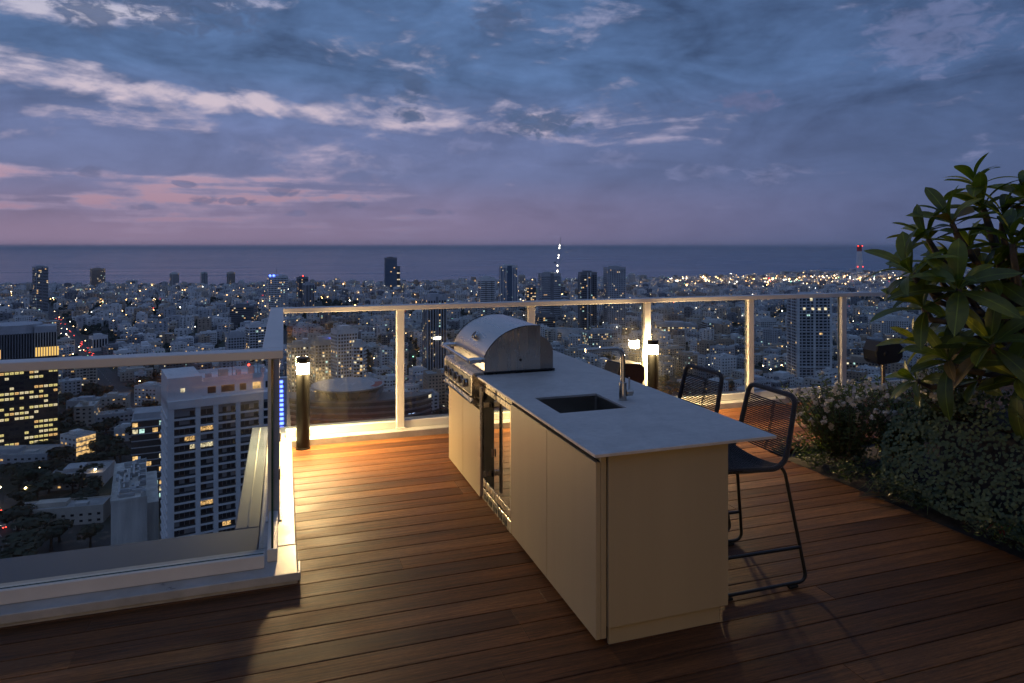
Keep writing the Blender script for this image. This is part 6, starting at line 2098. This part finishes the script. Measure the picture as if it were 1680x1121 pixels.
# ---- white-flowered shrubs
fl_me = None
def flower_mesh(seed):
    r = random.Random(seed); mb = MB()
    for _ in range(26):
        v = Vector((r.gauss(0, 1), r.gauss(0, 1), r.gauss(0, 1.2))).normalized() * r.uniform(0.2, 1.0)
        p = v * 0.026
        n = (v + Vector((r.uniform(-.5, .5), r.uniform(-.5, .5), r.uniform(0, .8)))).normalized()
        a = n.orthogonal().normalized() * r.uniform(.007, .012); b_ = n.cross(a).normalized() * r.uniform(.007, .012)
        mb.add([p - a, p - b_, p + a, p + b_], [(0, 1, 2, 3)])
    return mb
fl_mes = []
for s in range(3):
    o = flower_mesh(s).build('flower_cluster', M_flower); fl_mes.append(o.data); bpy.data.objects.remove(o)
def shrub(loc, label, n, L, lean, seed, nflow, spreadv=0.55, leafsize=0.012, m_leaf=None):
    r = random.Random(seed)
    t = thing('flowering_shrub', label, 'shrub', loc, group='white-flowered shrubs in the bed')
    fo, st = MB(), MB()
    tips = []
    for i in range(n):
        a = r.uniform(0, 2 * math.pi); sp = r.uniform(0.05, 1.0) ** 0.7 * spreadv
        d = Vector((math.cos(a) * sp + lean[0], math.sin(a) * sp + lean[1], 1.0)).normalized()
        l = L * r.uniform(0.6, 1.08)
        base = Vector((r.uniform(-.14, .14), r.uniform(-.14, .14), 0))
        pts = []
        for k_ in range(6):
            s = k_ / 5
            p = base + d * l * s + Vector((d.x, d.y, 0)) * 0.10 * l * s * s - Vector((0, 0, 0.16 * l * s * s * sp)) + Vector((r.uniform(-.008, .008), r.uniform(-.008, .008), 0))
            pts.append(p)
        st.tube([tuple(p) for p in pts], 0.0025, 4, caps=False)
        tips.append(pts[-1])
        nl = int(l * 85)
        for q in range(nl):
            s = 0.12 + 0.88 * q / nl
            k_ = min(4, int(s * 5)); p = pts[k_].lerp(pts[k_ + 1], s * 5 - k_)
            o_ = Vector((r.gauss(0, 1), r.gauss(0, 1), r.gauss(0.4, .7))).normalized()
            ls = leafsize * r.uniform(0.7, 1.4)
            w_ = o_.orthogonal().normalized() * ls * 0.42
            pm_ = p + o_ * ls * 1.1
            fo.add([p, pm_ - w_, p + o_ * ls * 2.3, pm_ + w_], [(0, 1, 2, 3)])
    tag(fo.build('foliage', m_leaf or M_shrub, t), kind='stuff')
    tag(st.build('stems', M_stem, t), kind='stuff')
    r.shuffle(tips)
    for p in tips[:nflow]:
        o = mesh_obj('flower_cluster', r.choice(fl_mes), t, p, (r.uniform(0, 6), r.uniform(0, 6), 0)); k_ = r.uniform(0.8, 1.5); o.scale = (k_, k_, k_ * 1.2)
    return t
shrub((4.50, 4.62, 0.05), 'feathery white-flowered shrub spilling over the deck beside the stools', 165, 0.70, (-0.14, 0.02), 1, 60, 0.68, 0.015)
shrub((4.95, 4.45, 0.05), 'taller white-flowered shrub between deck shrub and planter', 120, 0.66, (-0.10, 0.0), 2, 40, 0.60, 0.015)
shrub((5.05, 4.10, 0.40), 'shrub with pale blooms directly below the plumeria leaves', 95, 0.62, (-0.10, -0.10), 3, 30, 0.6)
shrub((4.72, 3.72, 0.55), 'dense white-flowered bush at the planter corner over the silver creeper', 90, 0.34, (-0.20, -0.05), 4, 26, 0.9)
shrub((5.6, 4.65, 0.05), 'dim shrub behind the speaker side of the bed', 60, 0.5, (0.0, 0.1), 6, 10)
shrub((4.62, 2.85, 0.60), 'dark bush on the near planter edge under the plumeria', 80, 0.36, (-0.3, 0.0), 7, 6, 0.9)

# ---- silver creeper draping over the planter: ground cover nobody could count
dc = MB()
dr_ = random.Random(12)
for i in range(6800):
    v = dr_.random() ** 0.9
    y = 1.3 + 2.75 * dr_.random()
    if y > 3.9: y = 3.9 + (y - 3.9) * 1.5
    top_ = 0.74 + 0.16 * noise.noise(Vector((y * 1.7, 0.3, 8.0))) - 0.28 * max(0.0, y - 3.45)
    h = top_ * (1 - v)
    bulge = 0.16 * math.sin(v * math.pi) + 0.22 * v * v + 0.05 * noise.noise(Vector((y * 3.1, v * 3.0, 1.0)))
    x = 4.47 - bulge + dr_.uniform(-0.015, 0.025)
    if dr_.random() < 0.14:
        x = 4.47 + dr_.uniform(0, 0.35); h = top_ + 0.02 + dr_.uniform(-0.03, 0.07)
    if y > 3.95:
        x += (y - 3.95) * 0.9
    p = Vector((x, y, max(0.06, h + 0.03 * noise.noise(Vector((y * 5, v * 6, 2.0))))))
    n = Vector((-0.75 + dr_.uniform(-.5, .5), dr_.uniform(-.7, .4), 0.55 + dr_.uniform(-.5, .5))).normalized()
    s = dr_.uniform(0.009, 0.0165)
    a = n.orthogonal().normalized() * s; b_ = n.cross(a).normalized() * s
    vs = [p + a * math.cos(k_ * 1.2566) + b_ * math.sin(k_ * 1.2566) for k_ in range(5)]
    dc.add(vs, [(0, 1, 2, 3, 4)])
tag(dc.build('silver_creeper', M_dich), 'cascade of small round silver leaves draped down the planter side', 'creeper', kind='stuff')

# ---- low green ground cover along the deck edge
gc = MB()
for i in range(7000):
    y = dr_.uniform(0.6, 5.0)
    w_ = 0.36
    x = 4.10 + dr_.random() ** 1.3 * w_ + 0.03 * noise.noise(Vector((y * 4, 0, 5)))
    cl = noise.noise(Vector((x * 5, y * 5, 7.7)))
    if cl < -0.15: continue
    z = 0.045 + dr_.random() * (0.05 + 0.13 * max(0, cl)) + (x - 4.1) * 0.12
    p = Vector((x, y, z))
    d = Vector((dr_.gauss(-0.2, 1), dr_.gauss(0, 1), abs(dr_.gauss(0.5, .6)))).normalized()
    L = dr_.uniform(0.012, 0.026)
    s_ = d.orthogonal().normalized() * L * 0.32
    gc.add([p, p + d * L - s_, p + d * L * 2, p + d * L + s_], [(0, 1, 2, 3)])
tag(gc.build('ground_cover', M_fern), 'low green ground cover creeping along the deck edge', 'ground cover', kind='stuff')

# ---- strap-leaved plants
def strap_plant(loc, label, n, L, seed, m_, wid=0.011, name='strap_leaved_plant', group='strap-leaved plants in the bed'):
    r = random.Random(seed)
    t = thing(name, label, 'plant', loc, group=group)
    for i in range(n):
        a = r.uniform(0, 6.283); l = L * r.uniform(0.65, 1.15); up = r.uniform(0.5, 1.1)
        mb = MB(); rows = []
        for k_ in range(8):
            s = k_ / 7
            rr = l * s * (0.55 + 0.35 * s); z = l * (up * s - (up + 0.15) * s * s * 0.95)
            w_ = wid * (1 - s ** 2.2) * 0.5 + 0.0006
            p = Vector((math.cos(a) * rr, math.sin(a) * rr, max(z, -loc[2] + 0.055 if loc[2] < .3 else z))); sd = Vector((-math.sin(a), math.cos(a), 0)) * w_
            rows.append((p - sd, p + Vector((0, 0, -w_ * .4)), p + sd))
        for ra, rb in zip(rows[:-1], rows[1:]):
            mb.quad(ra[0], ra[1], rb[1], rb[0]); mb.quad(ra[1], ra[2], rb[2], rb[1])
        mb.build('leaf', m_, t, smooth=True)
    return t
strap_plant((4.36, 3.98, 0.06), 'arching strap-leaved plant in front of the shrubs', 26, 0.40, 1, M_strap)
strap_plant((4.30, 3.62, 0.06), 'strap-leaved tuft at the foot of the silver creeper', 20, 0.34, 2, M_strap)
strap_plant((4.28, 4.86, 0.05), 'short strap tuft at the far end of the bed edge', 18, 0.26, 3, M_fern, 0.02)
strap_plant((4.28, 3.10, 0.08), 'small plant with rust-red leaves at the deck edge', 16, 0.16, 4, M_red, 0.03, 'red_leaved_plant', 'red-leaved plants in the bed')
strap_plant((4.30, 2.86, 0.08), 'second rust-red leaved plant nearer the camera', 13, 0.13, 5, M_red, 0.026, 'red_leaved_plant', 'red-leaved plants in the bed')

# ---- fallen leaf on the deck
o = leaf_blade(0.22, 0.07, -0.15, 0.5).build('fallen_leaf', M_plumo, smooth=True)
o.location = (3.98, 3.93, 0.012); o.rotation_euler = (0.1, 0.0, R_(-20))
tag(o, 'curled yellow-brown fallen leaf lying at the deck edge', 'leaf')
# ---------------------------------------------------------------- sea air
hz = bpy.data.meshes.new('haze')
b = MB(); b.box(-30000, 30000, -1500, 60000, SEA_Z - 1.0, 60.0)
hz = b.build('haze', [])
m = bpy.data.materials.new('sea_haze'); m.use_nodes = True
m.node_tree.nodes.clear()
o_ = m.node_tree.nodes.new('ShaderNodeOutputMaterial'); v_ = m.node_tree.nodes.new('ShaderNodeVolumePrincipled')
v_.inputs['Color'].default_value = (0.80, 0.86, 0.95, 1)
v_.inputs['Density'].default_value = 0.000035
v_.inputs['Anisotropy'].default_value = 0.2
m.node_tree.links.new(v_.outputs[0], o_.inputs['Volume'])
hz.data.materials.append(m)
tag(hz, 'thin bluish evening haze over the city and sea', 'haze', kind='stuff')
